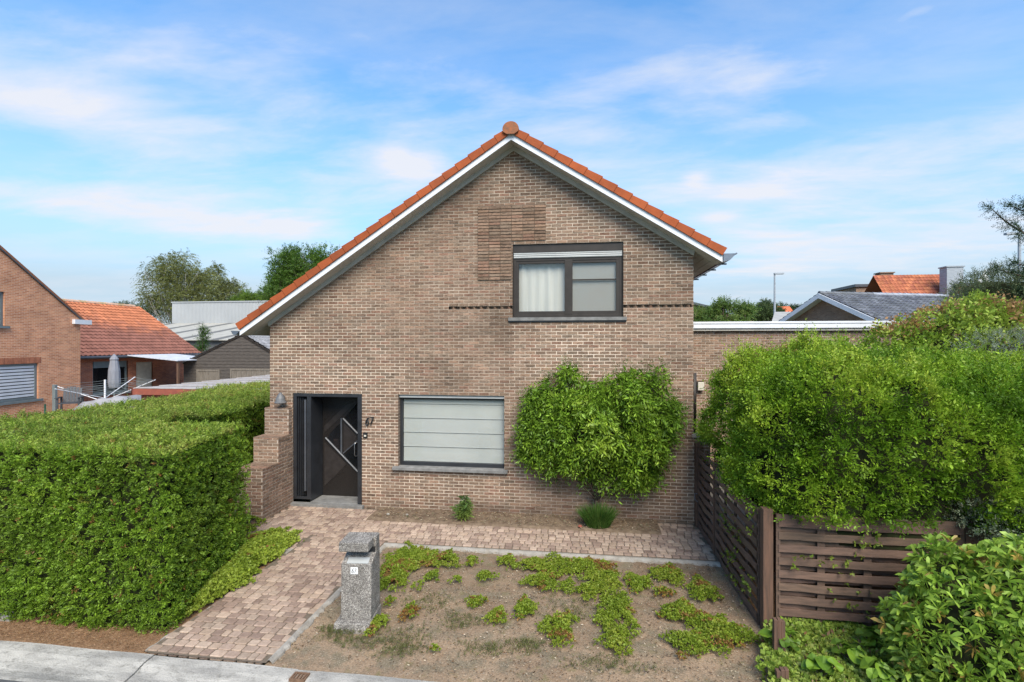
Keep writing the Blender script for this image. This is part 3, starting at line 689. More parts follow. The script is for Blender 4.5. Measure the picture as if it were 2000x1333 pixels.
# eaves gutters
g1 = MB(); ze = ztop(XEL); prof = [(XEL-.03, ze+.13)]
cxg, czg, rg_ = XEL-.085, ze+.10, .075
seg = 10; A = [(cxg+rg_*math.cos(math.pi+math.pi*j/seg), czg+rg_*math.sin(math.pi+math.pi*j/seg)) for j in range(seg+1)]
for (xa, za), (xb, zb) in zip(A, A[1:]): g1.prism([(xa, YF-.03, za), (xb, YF-.03, zb), (xb*.97+cxg*.03, YF-.03, zb*.97+czg*.03), (xa*.97+cxg*.03, YF-.03, za*.97+czg*.03)], (0, YB-YF+.03, 0))
g1.poly([(x, YF-.03, z) for x, z in A][::-1]); g1.tube([(cxg-rg_, YF-.03, czg), (cxg-rg_, YB, czg)], .010, 6)
g1.build('eaves_gutter', 'zinc', roof)
g2 = MB(); ze = ztop(XER); pr = [(XER+.015, ze+.16), (XER+.235, ze+.16), (XER+.155, ze+.075), (XER+.125, ze+.045), (XER+.015, ze+.02)]
g2.prism([(x, YF+.0, z) for x, z in pr], (0, YB-YF, 0)); g2.tube([(XER+.235, YF-.006, ze+.158), (XER+.235, YB, ze+.158)], .013, 6)
for k in range(12):
    yy = YF+.3+k*.75; g2.box((XER+.0, yy, ze+.01), (XER+.15, yy+.035, ze+.035))
g2.build('eaves_gutter', 'zinc', roof)

# ------------------------------------------------------------------ windows and door of the house
def pane(mb, x0, x1, z0, z1, y): mb.box((x0, y, z0), (x1, y+.006, z1))
def frame(mb, x0, x1, z0, z1, y, w, d):
    mb.box((x0, y, z0), (x0+w, y+d, z1)); mb.box((x1-w, y, z0), (x1, y+d, z1)); mb.box((x0+w, y, z0), (x1-w, y+d, z0+w)); mb.box((x0+w, y, z1-w), (x1-w, y+d, z1))
def room(x0, x1, z0, z1, y, parent, dep=1.2):
    m = MB(); a = [(x0, y, z0), (x1, y, z0), (x1, y, z1), (x0, y, z1)]; b = [(p[0], y+dep, p[2]) for p in a]
    m.poly(b); 
    for k in range(4): m.poly([a[k], b[k], b[(k+1) % 4], a[(k+1) % 4]])
    return m.build('room', 'room', parent)
# ground floor window
win = MB(); yq = FY+.10
win.box((WX0, yq, WZ0), (WX0+.055, yq+.06, WZ1-.09)); win.box((WX1-.02, yq+.0, WZ0), (WX1-.0, yq+.06, WZ1-.09)); win.box((WX0+.055, yq, WZ0), (WX1-.02, yq+.06, WZ0+.075)); win.box((WX0+.055, yq+.01, WZ1-.13), (WX1-.02, yq+.06, WZ1-.09))
window = win.build('window', 'black_frame', house, bevel=.004)
m = MB(); m.box((WX0+.01, FY+.05, WZ1-.088), (WX1-.005, FY+.11, WZ1-.002)); m.box((WX0+.01, FY+.035, WZ1-.088), (WX1-.005, FY+.0495, WZ1-.050)); m.tube([(WX0+.19, FY+.047, WZ1-.045), (WX0+.19, FY+.03, WZ1-.045)], .012, 8); m.build('shutter_box', 'shutter', window, bevel=.003)
m = MB(); pane(m, WX0+.05, WX1-.018, WZ0+.07, WZ1-.10, yq+.03); m.build('pane', 'glass', window)
m = MB(); zt = WZ1-.12; hs = [.10, .285, .285, .285, .30]; z = zt
for k, hgt in enumerate(hs):
    zb = max(z-hgt, WZ0+.08); m.prism([(WX0+.06, yq+.060, z), (WX0+.06, yq+.054, (z+zb)/2), (WX0+.06, yq+.050, zb), (WX0+.06, yq+.058, zb), (WX0+.06, yq+.068, z)], (WX1-WX0-.09, 0, 0), (1, 1, 1))
    z = zb
    if k < 4: m.tube([(WX0+.06, yq+.049, z+.004), (WX1-.03, yq+.049, z+.004)], .007, 5)
m.box((WX0+.06, yq+.042, WZ0+.080), (WX1-.03, yq+.094, WZ0+.10))
m.build('roman_blind', 'blind', window); room(WX0, WX1, WZ0, WZ1, FY+.22, window)
m = MB(); m.prism([(WX0-.10, FY-.085, WZ0-.060), (WX0-.10, FY-.085, WZ0-.012), (WX0-.10, FY+.0, WZ0-.001), (WX0-.10, FY+.0, WZ0-.060)], (WX1-WX0+.17, 0, 0)); m.box((WX0, FY+.001, WZ0-.06), (WX1, FY+.16, WZ0+.001)); m.build('sill', 'bluestone', window, bevel=.004)
# upper window
win = MB(); yq = FY+.055; x0, x1, z0, z1 = UX0, UX1, UZ0+.01, UZ1
frame(win, x0+.015, x1-.015, z0, z1-.275, yq, .05, .07); xm = x0+1.015; win.box((xm-.02, yq-.005, z0+.05), (xm+.13, yq+.06, z1-.32))
win.box((x0+.06, yq+.004, z0+.05), (x1-.06, yq+.06, z0+.115)); win.box((x1-.13, yq+.004, z0+.115), (x1-.06, yq+.055, z1-.32)); win.box((x0+.06, yq+.01, z0+.115), (x0+.115, yq+.055, z1-.32))
win.box((x0+.115, yq+.01, z1-.375), (x1-.13, yq+.055, z1-.32)); win.box((xm+.13, yq+.018, z0+.70), (x1-.13, yq+.05, z0+.722))
win2 = win.build('window', 'brown_frame', house, bevel=.003)
win2['label'] = 'upper window with half closed dark brown frame'
m = MB(); m.box((x0+.004, FY+.03, z1-.165), (x1-.004, FY+.14, z1-.002)); m.box((x0+.003, FY+.02, UZ0), (x0+.014, FY+.14, z1-.165)); m.box((x1-.014, FY+.02, UZ0), (x1-.003, FY+.14, z1-.165)); m.build('shutter_box', 'brown_frame', win2)
m = MB(); hh = .036
for k in range(3): m.prism([(x0+.02, FY+.038, z1-.166-k*hh), (x0+.02, FY+.030, z1-.166-(k+.5)*hh), (x0+.02, FY+.038, z1-.166-(k+1)*hh+.003), (x0+.02, FY+.047, z1-.166-(k+1)*hh+.003), (x0+.02, FY+.047, z1-.166-k*hh)], (x1-x0-.04, 0, 0))
m.build('roller_shutter', 'shutter', win2)
m = MB(); pane(m, x0+.10, xm-.01, z0+.10, z1-.36, yq+.035); pane(m, xm+.12, x1-.12, z0+.10, z1-.36, yq+.035); m.build('pane', 'glass', win2)
m = MB()
def folds(mb, xa, xb, za, zb, y, n, amp, col=(1, 1, 1)):
    pr = []
    for k in range(n*6+1):
        f = k/(n*6); pr.append((xa+(xb-xa)*f, y+amp*math.sin(f*n*2*math.pi)+amp*.5*math.sin(f*n*4.3+1)))
    for (xa_, ya_), (xb_, yb_) in zip(pr, pr[1:]): mb.poly([(xa_, ya_, za), (xb_, yb_, za), (xb_, yb_, zb), (xa_, ya_, zb)], col)
folds(m, x0+.05, xm+.05, z0+.03, z1-.3, yq+.13, 6, .008); m.build('curtain', 'curtain', win2)
m = MB(); m.box((xm+.10, yq+.07, z0+.05), (x1-.10, yq+.074, z1-.32)); m.build('insect_screen', 'insect_screen', win2)
room(x0, x1, UZ0, z1, FY+.24, win2)
m = MB(); m.box((x0-.075, FY-.05, UZ0-.058), (x1+.06, FY+.0, UZ0+.004)); m.box((x0, FY+.001, UZ0-.058), (x1, FY+.15, UZ0+.006)); m.box((x0-.07, FY-.03, UZ0-.085), (x1+.055, FY+.0, UZ0-.0585), mi=1); m.build('sill', ['bluestone', 'black_frame'], win2)  # the black strip below paints the sill's shadow line as geometry
# door: recessed leaf behind a dark frame with a sidelight
y0 = FY+.012; yd = FY+.50; xj = -5.49
dm = MB(); dm.box((DX0+.004, y0, DZ0+.06), (DX0+.075, y0+.09, DZ1-.004)); dm.box((DX1-.095, y0-.01, DZ0+.02), (DX1-.004, y0+.12, DZ1-.004)); dm.box((DX0+.075, y0, DZ1-.09), (DX1-.095, y0+.08, DZ1-.006))
dm.box((xj-.085, y0, DZ0+.06), (xj, y0+.02, DZ1-.09)); dm.box((xj-.03, y0+.02, DZ0+.03), (xj, yd, DZ1-.09))
dm.box((DX1-.10, y0+.12, DZ0+.02), (DX1-.004, yd+.05, DZ1-.004)); dm.box((xj, y0+.08, DZ1-.06), (DX1-.1, yd, DZ1-.01)); dm.box((DX0+.075, y0, DZ0+.06), (xj-.085, y0+.05, DZ0+.11))
for k, xx in enumerate((DX0+.10, DX0+.135, DX0+.17, DX0+.205)): dm.box((xx, y0+.02+.02*k, DZ0+.11), (xx+.012, y0+.10, DZ1-.10))
dframe = dm.build('door_frame', 'black_frame', house, bevel=.003)
m = MB(); m.box((DX0+.08, y0+.11, DZ0+.1), (xj-.03, y0+.116, DZ1-.1)); m.build('sidelight_pane', 'door_glass', dframe)
m = MB(); m.box((DX0+.225, y0+.03, DZ0+.22), (DX0+.262, y0+.08, DZ1-.16)); m.build('sidelight_reflection', 'grey_frame', dframe)  # solid grey strip stands in for the pale reflection in the sidelight glass
m = MB(); m.box((xj, yd, DZ0), (DX1-.09, yd+.05, DZ1-.05))
door = None
# leaf boards running diagonally, on the leaf plane
def DPx(u, v): p = P(u, v, Y=yd-.01); return (p.x, p.z)
def dpoly(mb, pts, y, d, mi=0): mb.prism([(x, y, z) for x, z in pts], (0, d, 0), (1, 1, 1), mi)
def Z3(x, y): return DPx(520+x/5.125, 740+y/5.125)
for k in range(5):
    o = k*42
    dpoly(m, [Z3(578, 500+o-118), Z3(578, 500+o-80), Z3(905, 250+o-118), Z3(905, 250+o-156)][::1], yd-.006, .006)
for k in range(6):
    o = k*62
    dpoly(m, [Z3(580, 690+o), Z3(580, 745+o), Z3(700+o*.25, 745+o-90-o*.1), Z3(665+o*.25, 650+o*.75)], yd-.006, .006)
door = m.build('door', 'door_wood', house, bevel=.002)
m = MB(); dpoly(m, [Z3(915, 240), Z3(785, 388), Z3(915, 530)], yd-.009, .008); dpoly(m, [Z3(640, 545), Z3(738, 445), Z3(738, 722), Z3(615, 592)], yd-.009, .008); dpoly(m, [Z3(780, 768), Z3(915, 640), Z3(915, 905)], yd-.009, .008); m.build('door_pane', 'door_glass', door)
m = MB()
def bar(a, b, r): a = Vector((a[0], yd-.02, a[1])); b = Vector((b[0], yd-.02, b[1])); m.tube([a, b], r, 6)
bar(Z3(595, 590), Z3(918, 930), .022); bar(Z3(772, 398), Z3(918, 550), .022); bar(Z3(754, 395), Z3(754, 745), .020); bar(Z3(772, 748), Z3(915, 622), .013); m.build('door_bars', 'grey_frame', door)
m = MB(); mat('door_panel', (.034, .029, .027), .38, (.024, .020, .019), 9, spec=.5); dpoly(m, [Z3(775, 450), Z3(905, 582), Z3(905, 640), Z3(775, 745)], yd-.012, .010); dpoly(m, [Z3(582, 470), Z3(760, 300), Z3(800, 262), Z3(880, 240), Z3(740, 385), Z3(582, 540)], yd-.010, .008); dpoly(m, [Z3(582, 640), Z3(735, 790), Z3(800, 860), Z3(582, 1075)], yd-.010, .008); m.build('door_panel', 'door_panel', door, bevel=.003)
m = MB(); a = Z3(895, 640); b = Z3(895, 772); xh = a[0]; m.tube([(xh+.06, yd, a[1]), (xh+.01, yd-.05, a[1]), (xh, yd-.06, a[1]-.03), (xh, yd-.06, b[1]+.03), (xh+.01, yd-.05, b[1]), (xh+.06, yd, b[1])], .012, 8); m.build('handle', 'steel', door, smooth=True)
m = MB(); m.box((DX0-.03, FY-.10, -.0), (DX1+.05, FY+.02, DZ0+.005)); m.box((xj-.02, FY+.021, .0), (DX1-.09, yd-.01, DZ0+.012)); m.build('doorstep', 'bluestone', house, bevel=.006)
# wall lamp: bell-shaped down-lighter
lp = P(548, 780, Y=FY-.14); lamp = MB(); lamp.lathe([(.115, -.10), (.12, -.085), (.10, -.07), (.085, .0), (.055, .06), (.025, .10), (.02, .115)], (lp.x, FY-.145, lp.z+.02), 20, squash=1)
lamp.box((lp.x-.018, FY-.12, lp.z+.02), (lp.x+.018, FY-.005, lp.z+.05)); lamp_o = lamp.build('wall_lamp', 'lamp_metal', house, smooth=False)
# house number
def digit_strokes(ch, x, z, h, w, y, r, mb, slant=.14):
    S6 = [(.95, 1.0), (.55, 1.0), (.15, .72), (0, .42), (.02, .12), (.25, 0), (.70, 0), (.95, .14), (.98, .36), (.75, .52), (.35, .52), (.05, .36)]
    S7 = [(0, 1.0), (1.0, 1.0), (.72, .6), (.45, .3), (.38, 0)]
    pts = {'6': S6, '7': S7}[ch]
    mb.tube([(x+px*w+pz*h*slant, y, z+pz*h) for px, pz in pts], r, 6)
n = P(714, 828, Y=FY-.03); m = MB(); digit_strokes('6', n.x-.0, n.z-.02, .135, .062, FY-.03, .014, m); digit_strokes('7', n.x+.082, n.z-.02+.0, .15, .068, FY-.03, .014, m); m.build('house_number', 'black_plastic', house)
b_ = P(713.5, 851, Y=FY-.02); m = MB(); m.box((b_.x-.045, FY-.03, b_.z-.05), (b_.x+.045, FY-.004, b_.z+.06)); bell = m.build('doorbell', 'black_plastic', house, bevel=.006)
m = MB(); m.box((b_.x-.022, FY-.036, b_.z-.02), (b_.x+.022, FY-.0301, b_.z+.012)); m.build('button', 'lamp_glass', bell)
# downpipe at the corner towards the annex
m = MB(); dp = P(1355, 700, Y=FY+.15); m.tube([(XR+.045, FY+.12, 2.76), (XR+.045, FY+.12, 1.64)], .038, 10); m.build('downpipe', 'brown_frame', house, smooth=True)
# ------------------------------------------------------------------ flat roofed annex behind, right
AY = 13.2
annex = thing('flat_roof_annex', 'low light brown brick annex with a broad white roof edge right of the house', 'building')
m = MB(); AX0, AX1 = 1.2, 9.2; za = 3.62
def mort2(x, z): 
    n = float(vnoise(np.array([[x, 0, z]]), 1.1, 2, 31)[0]); a, b = (.40, .33, .27), (.64, .55, .46); return tuple(a[i]*(1-n)+b[i]*n for i in range(3))
BR2 = [tuple(v*1.12 for v in c) for c in BR]
brickwork(m, (AX0, AY, 0), (1, 0, 0), (0, -1, 0), -.062, za, lambda z: [(0, AX1-AX0)], mortarf=mort2, palette=BR2, proud=.005)
m.box((AX0, AY+.01, -.06), (AX1, AY+7, za), (.26, .2, .15), 1); m.build('wall', ['facade_brick', 'mortar'], annex)
m = MB(); m.box((AX0-.1, AY-.10, za), (AX1+.1, AY+7.1, za+.045)); m.box((AX0-.1, AY-.12, za+.0451), (AX1+.1, AY+7.1, za+.06)); m.build('eaves_band', 'soffit_trim', annex)
m = MB(); m.box((AX0-.12, AY-.14, za+.06), (AX1+.12, AY+7.14, za+.17)); m.box((AX0-.13, AY-.155, za+.1701), (AX1+.13, AY+7.15, za+.22)); m.build('roof_edge', 'white_paint', annex, bevel=.004)
m = MB(); lp2 = P(1369, 755, Y=AY-.1); m.box((lp2.x-.075, AY-.13, lp2.z-.10), (lp2.x+.075, AY-.03, lp2.z+.10)); lam = m.build('wall_lamp', 'lamp_glass', annex, bevel=.01)
m = MB(); m.box((lp2.x-.09, AY-.035, lp2.z-.11), (lp2.x+.07, AY-.006, lp2.z+.12)); m.box((lp2.x-.095, AY-.14, lp2.z-.115), (lp2.x-.076, AY-.035, lp2.z+.115)); m.build('lamp_holder', 'brown_frame', lam)

# ------------------------------------------------------------------ brown lap-panel fencing
mat('fence_wood', (.165, .104, .074), .8, (.105, .070, .052), 5, stretch=(1, 1, 8), bump=.4, bscale=40, attr=True)
mat('post_wood', (.150, .082, .054), .8, (.09, .056, .04), 4, stretch=(9, 9, .8), bump=.4, bscale=30)
def lap_panel(name, x0, L, z0, z1, parent, nb=3, pitch=.146, sh=.086):
    """panel along local +X starting at x0, face towards -Y"""
    m = MB(); n = int((z1-z0)/pitch); sl = []
    fr = .045
    m.box((x0, -.02, z0), (x0+fr, .025, z1), (.9, .9, .9)); m.box((x0+L-fr, -.02, z0), (x0+L, .025, z1), (.9, .9, .9))
    m.box((x0, -.03, z1-.07), (x0+L, -.0205, z1+.005), (.95, .95, .95)); m.box((x0, -.03, z0), (x0+L, -.0205, z0+.06), (.9, .9, .95))
    for k in range(nb):
        xb = x0+L*(k+1)/(nb+1); m.box((xb-.04, -.008, z0), (xb+.04, .010, z1), (.85, .85, .85))
    q = 17
    for k in range(n):
        for side, zz, hh in ((-1, z0+.075+k*pitch, sh), (1, z0+.075+(k+.5)*pitch, sh*.92)):
            if zz+hh > z1-.02: continue
            c = random.uniform(.8, 1.2); c = (c, c*random.uniform(.95, 1.03), c); bow = random.uniform(.018, .03); sag = random.uniform(-.012, .004)
            P0 = []
            for i in range(q):
                f = i/(q-1); s_ = math.sin(math.pi*f)
                rip = .006*math.cos(2*math.pi*f*(nb+1)) 
                y = side*(.016+bow*s_*.9+rip); P0.append((x0+fr*.5+(L-fr)*f, y, zz+sag*s_))
            for (xa, ya, z_a), (xb, yb, z_b) in zip(P0, P0[1:]):
                t = .009*side
                a = [(xa, ya, z_a), (xb, yb, z_b), (xb, yb, z_b+hh), (xa, ya, z_a+hh)]; b = [(p[0], p[1]+t, p[2]) for p in a]
                if side < 0: a, b = b, a
                # ya..ya+t board
                m.poly(a if side < 0 else a, c); m.poly(b[::-1], c); m.poly([a[0], b[0], b[1], a[1]], c); m.poly([a[3], a[2], b[2], b[3]], c)
    return m
FXc, FYc = 2.10, 6.29
# front panel facing the street, parallel with the facade
ff = thing('lap_panel_fence', 'brown bowed slat fence panel facing the street below the right hedge', 'fence')
M1 = Matrix.Translation((FXc+.10, FYc-.02, 0))
lap_panel('p', 0, 1.95, -.04, 1.34, None).build('slat_panel', 'fence_wood', ff, M=M1)
m = MB(); m.box((FXc+2.06, FYc-.04, -.1), (FXc+2.13, FYc+.03, 1.36)); m.build('post', 'post_wood', ff, bevel=.005)
m = MB(); m.box((FXc+2.13, FYc-.03, 1.12), (FXc+4.5, FYc+.0, 1.22)); m.box((FXc+2.13, FYc-.03, -.02), (FXc+4.5, FYc-.005, 1.12)); m.build('board_panel', 'fence_wood', ff)
fsd = thing('side_slat_fence', 'brown slat fence running from the house front to the corner post', 'fence')
R90 = Matrix.Rotation(math.radians(-90), 4, 'Z')
M2 = Matrix.Translation((FXc-.03, 8.36, 0)) @ R90
lap_panel('p', 0, 1.97, -.06, 1.36, None).build('slat_panel', 'fence_wood', fsd, M=M2)
m = MB(); m.box((FXc-.05, FYc-.07, -.25), (FXc+.06, FYc+.05, 1.40)); cpost = m.build('post', 'post_wood', fsd, bevel=.006)
m = MB(); m.box((FXc-.075, 8.36, -.1), (FXc-.005, 8.43, 1.42)); m.build('post', 'post_wood', fsd, bevel=.005)
gt = thing('slat_gate', 'narrow brown slat gate between the house corner and the fence', 'gate')
M3 = Matrix.Translation((FXc-.03, 9.58, 0)) @ R90
lap_panel('p', 0, 1.13, -.04, 1.42, None, nb=1).build('gate_leaf', 'fence_wood', gt, M=M3)
m = MB(); m.box((FXc-.09, 9.59, -.1), (FXc-.0, 9.70, 1.53)); m.build('post', 'post_wood', gt, bevel=.005)
m = MB(); hz_ = .62; m.tube([(FXc-.075, 9.52, hz_), (FXc-.12, 9.52, hz_), (FXc-.12, 9.52, hz_-.10), (FXc-.075, 9.5, hz_-.14)], .008, 6); m.build('latch', 'zinc', gt)
# low rotten edging posts at the planting bed
for (u, v, hgt, lab) in ((1521, 1290, .45, 'short weathered wooden post touching the tall corner post'), (1527, 1345, .20, 'short weathered wooden post at the bottom edge near the ivy')):
    x, y = G(u, v); m = MB(); w_ = .055
    for a in range(3): m.box((x-w_+a*.037, y-.03, -.2), (x-w_+a*.037+.036, y+.03, hgt-random.uniform(0, .03)), (1, 1, 1))
    tag(m.build('edging_post', 'post_wood', None, bevel=.004), lab, 'post')

# ------------------------------------------------------------------ exposed aggregate letterbox pillar
def _agg(t, b, out):
    n, l = t.nodes, t.links; tcn = n.new('ShaderNodeTexCoord')
    v1 = n.new('ShaderNodeTexVoronoi'); v1.inputs['Scale'].default_value = 120; l.new(tcn.outputs['Object'], v1.inputs[0])
    cr = n.new('ShaderNodeValToRGB'); l.new(v1.outputs['Color'], cr.inputs[0]); e = cr.color_ramp.elements
    e[0].position = .0; e[0].color = (.07, .065, .06, 1); e[1].position = 1; e[1].color = (.54, .50, .44, 1)
    x = e.new(.45); x.color = (.19, .17, .15, 1); x = e.new(.7); x.color = (.30, .28, .25, 1)
    ns = n.new('ShaderNodeTexNoise'); ns.inputs['Scale'].default_value = 6; l.new(tcn.outputs['Object'], ns.inputs[0])
    mr = n.new('ShaderNodeMapRange'); mr.inputs[1].default_value = .3; mr.inputs[2].default_value = .7; mr.inputs[3].default_value = .75; mr.inputs[4].default_value = 1.25; l.new(ns.outputs[0], mr.inputs[0])
    vm = n.new('ShaderNodeVectorMath'); vm.operation = 'SCALE'; l.new(cr.outputs[0], vm.inputs[0]); l.new(mr.outputs[0], vm.inputs['Scale']); l.new(vm.outputs[0], b.inputs['Base Color'])
    bn = n.new('ShaderNodeBump'); bn.inputs['Strength'].default_value = .9; bn.inputs['Distance'].default_value = .006; l.new(v1.outputs['Distance'], bn.inputs['Height']); bn.invert = True; l.new(bn.outputs[0], b.inputs['Normal'])
mat('aggregate', (.3, .29, .27), .95, extra=_agg, spec=.15)
mb_ = thing('letterbox_pillar', 'grey exposed aggregate concrete letterbox pillar beside the paved path', 'letterbox')
LX, LY = -2.62, 5.66; ML = Matrix.Translation((LX, LY, 0)) @ Matrix.Rotation(math.radians(6), 4, 'Z')
wd, dp_ = .355, .34
m = MB()
for prof in ([(0, .09), (.012, .72), (.20, .80), (.20, .86), (.34, .86), (.35, .09)],):
    m.prism([(-wd/2, y, z) for y, z in prof], (wd, 0, 0))
body = m.build('pillar', 'aggregate', mb_, M=ML, bevel=.008)
m = MB(); m.box((-wd/2-.025, -.015, .875), (wd/2-.03, .20, .985)); m.box((-wd/2-.025, .201, .862), (wd/2-.0, .34, .985)); m.build('cap', 'aggregate', mb_, M=ML, bevel=.012)
m = MB(); m.box((-wd/2-.05, -.10, -.05), (wd/2+.01, .38, .088)); m.build('base_slab', 'aggregate', mb_, M=ML, bevel=.01)
m = MB(); a = (.72, .80); sl_ = (a[1]-a[0])/.188
def onslope(y): return .72+(y-.012)*sl_
m.prism([(-.12, y, onslope(y)+dz) for y, dz in ((.025, .004), (.105, .004), (.105, .010), (.025, .010))], (.255, 0, 0)); m.build('letter_flap', 'shutter', mb_, M=ML)
m = MB(); m.box((-wd/2+.01, .195, .79), (wd/2-.01, .1995, .86)); m.build('recess', 'black_plastic', mb_, M=ML)
m = MB(); m.box((-.065, .001, .615), (.02, .004, .695), mi=0); pl = m.build('number_plate', 'white_letter', mb_, M=ML)
m = MB(); digit_strokes('6', -.052, .630, .048, .020, .000, .0032, m); digit_strokes('7', -.023, .630, .048, .020, .000, .0032, m); m.build('number', 'black_plastic', pl, M=ML)
# drain gully in the gutter
x, y = G(585, 1320); m = MB()
for k in range(4): m.box((x-.06+k*.033, y-.045, -.03), (x-.06+k*.033+.017, y+.045, -.004))
m.box((x-.08, y-.06, -.03), (x+.08, y-.0451, -.002)); m.box((x-.08, y+.0451, -.03), (x+.08, y+.06, -.002)); m.box((x-.08, y-.045, -.03), (x-.065, y+.045, -.002)); m.box((x+.066, y-.045, -.03), (x+.08, y+.045, -.002))
mat('rust', (.13, .075, .045), .8, (.20, .12, .075), 20)
tag(m.build('drain_grate', 'rust'), 'small rusty drain grate set in the concrete gutter', 'drain')
x, y = G(10, 1212); m = MB(); m.box((x-.5, y-.0, -.05), (x+.06, y+.14, .06)); tag(m.build('boundary_stone', 'concrete', bevel=.01), 'pale concrete block under the left end of the hedge', 'stone')

# ------------------------------------------------------------------ left neighbours
brickmat('red_brick', (.66, .29, .145), (.46, .17, .085), (.68, .50, .37), .21, .062, .014)
brickmat('red_brick_dark', (.40, .14, .075), (.26, .09, .06), (.36, .26, .20), .21, .062, .010)
mat('tile_red', (1, 1, 1), .85, (.78, .76, .75), 2.2, attr=True, bump=.3)
mat('tile_grey', (.135, .14, .155), .6, (.09, .095, .10), 2.5, attr=True)
mat('grey_paint', (.17, .20, .205), .5, (.14, .165, .17), 5)
nh = thing('red_brick_house', 'orange red brick gable house at the left edge with a striped blind in its window', 'house')
A0 = P(37, 712, Z=2.5); dA = Vector((-.15, .9887, 0)); A0 = Vector((-21.6, 17.0, 0)); 
# corner of the wall at the photo's u=157
def along(u):
    d = rayd(u, 672); # intersect with line A0 + t dA
    t = (A0.y*d.x-A0.x*d.y)/(dA.x*d.y-dA.y*d.x); return t
tc_, t0_ = along(157), along(0)
def AP(t, z, off=0): n = Vector((dA.y, -dA.x, 0)); p = A0+dA*t+n*off; return Vector((p.x, p.y, z))
def zat(u, v): t = along(u); p = AP(t, 0); dep = p.y*math.cos(YAW)-p.x*math.sin(YAW); return H+(672-v)*dep/1000
zc_, z0_ = zat(157, 625), zat(0, 487); slA = (z0_-zc_)/(tc_-t0_); tr = tc_-5.2; zr_ = zc_+slA*5.2
m = MB(); nA = Vector((dA.y, -dA.x, 0)); tw = [along(75), along(-60)]; zw0, zw1 = zat(40, 783), zat(40, 711)
# gable wall with a window opening, built as strips
def wstrip(ta, tb, z_lo, zf): m.poly([AP(ta, z_lo), AP(tb, z_lo), AP(tb, zf(tb)), AP(ta, zf(ta))] if False else [AP(tb, z_lo), AP(ta, z_lo), AP(ta, zf(ta)), AP(tb, zf(tb))][::-1])
gz = lambda t: zc_+slA*(tc_-t) if t > tr else zr_-slA*(tr-t)
te = tr-5.2; ta_, tb_ = tw[1], tw[0]; tu0, tu1 = along(-30), along(9); zu0, zu1 = zat(4, 637), zat(4, 570)
wstrip(tb_, tc_, -.1, gz); wstrip(ta_, tb_, -.1, lambda t: zw0); 
wstrip(ta_, tb_, zw1, lambda t: zu0) if False else None
wstrip(te, ta_, -.1, lambda t: zw1); 
# between window head and gable
wstrip(te, tr, zw1, gz); m_mid = sorted([tr, tu0, tu1, tb_])
wstrip(tr, tu0, zw1, gz); wstrip(tu0, tu1, zw1, lambda t: zu0); wstrip(tu0, tu1, zu1, gz); wstrip(tu1, tb_, zw1, gz)
back = lambda p: p-nA*9
m.poly([AP(tc_, -.1), back(AP(tc_, -.1)), back(AP(tc_, zc_)), AP(tc_, zc_)]); m.poly([AP(te, -.1), AP(te, zc_), back(AP(te, zc_)), back(AP(te, -.1))])
for (ta2, tb2, z_a, z_b) in ((ta_, tb_, zw0, zw1), (tu0, tu1, zu0, zu1)):
    for pa, pb in (((ta2, z_a), (tb2, z_a)), ((tb2, z_a), (tb2, z_b)), ((tb2, z_b), (ta2, z_b)), ((ta2, z_b), (ta2, z_a))):
        m.poly([AP(*pa), AP(*pb), AP(pb[0], pb[1], -.14), AP(pa[0], pa[1], -.14)])
m.build('wall', 'red_brick', nh)
m = MB()
for ta2, tb2, za2, zb2 in ((te-.3, tr, zc_, zr_), (tr, tc_+.12, zr_, zc_-.04)):
    a, b = AP(ta2, za2+.01, .06), AP(tb2, zb2+.01, .06); m.prism([a, b, b+Vector((0, 0, .09)), a+Vector((0, 0, .09))], -nA*9.2)
rfA = m.build('roof', 'old_ridge', nh)
m = MB()
for ta2, tb2, za2, zb2 in ((te-.3, tr, zc_, zr_), (tr, tc_+.02, zr_, zc_+.02)):
    a, b = AP(ta2, za2-.04, .012), AP(tb2, zb2-.04, .012); m.prism([a, b, b+Vector((0, 0, .05)), a+Vector((0, 0, .05))], nA*.05)
m.build('verge', 'grey_frame', rfA)
a = AP(tc_+.02, zc_-.10, .07); m = MB(); m.box((-.10, -.45, -.10), (.06, .45, .10), M=Matrix.Translation(a) @ Matrix.Rotation(math.atan2(dA.y, dA.x)-math.pi/2, 4, 'Z')); m.build('gutter_end', 'white_paint', rfA)
def awin(ta2, tb2, za2, zb2, parent, striped, nm='window'):
    m = MB(); fw = .09
    def fb_(a0, a1, b0, b1, o0, o1): 
        p = [AP(a0, b0, o0), AP(a1, b0, o0), AP(a1, b1, o0), AP(a0, b1, o0)]; m.prism(p, nA*(o1-o0))
    fb_(ta2, tb2, za2, za2+fw, -.13, -.06); fb_(ta2, tb2, zb2-fw, zb2, -.13, -.06); fb_(tb2-fw, tb2, za2+fw, zb2-fw, -.13, -.06); fb_(ta2, ta2+fw, za2+fw, zb2-fw, -.13, -.06); fb_(ta2-.1, tb2+.15, za2-.09, za2, -.12, .07)
    o = m.build(nm, 'grey_paint', parent)
    m = MB(); m.poly([AP(ta2, za2, -.10), AP(tb2, za2, -.10), AP(tb2, zb2, -.10), AP(ta2, zb2, -.10)]); m.build('pane', 'door_glass' if not striped else 'room', o)
    if striped:
        m = MB(); n = 10; hh = (zb2-za2-2*fw)/n
        for k in range(n):
            z = za2+fw+k*hh; m.poly([AP(ta2+fw, z+hh*.26, -.095), AP(tb2-fw, z+hh*.26, -.095), AP(tb2-fw, z+hh*.98, -.085), AP(ta2+fw, z+hh*.98, -.085)])
        m.build('day_night_blind', 'white_paint', o)
    return o
awin(ta_, tb_, zw0, zw1, nh, True); awin(tu0, tu1, zu0, zu1, nh, False)
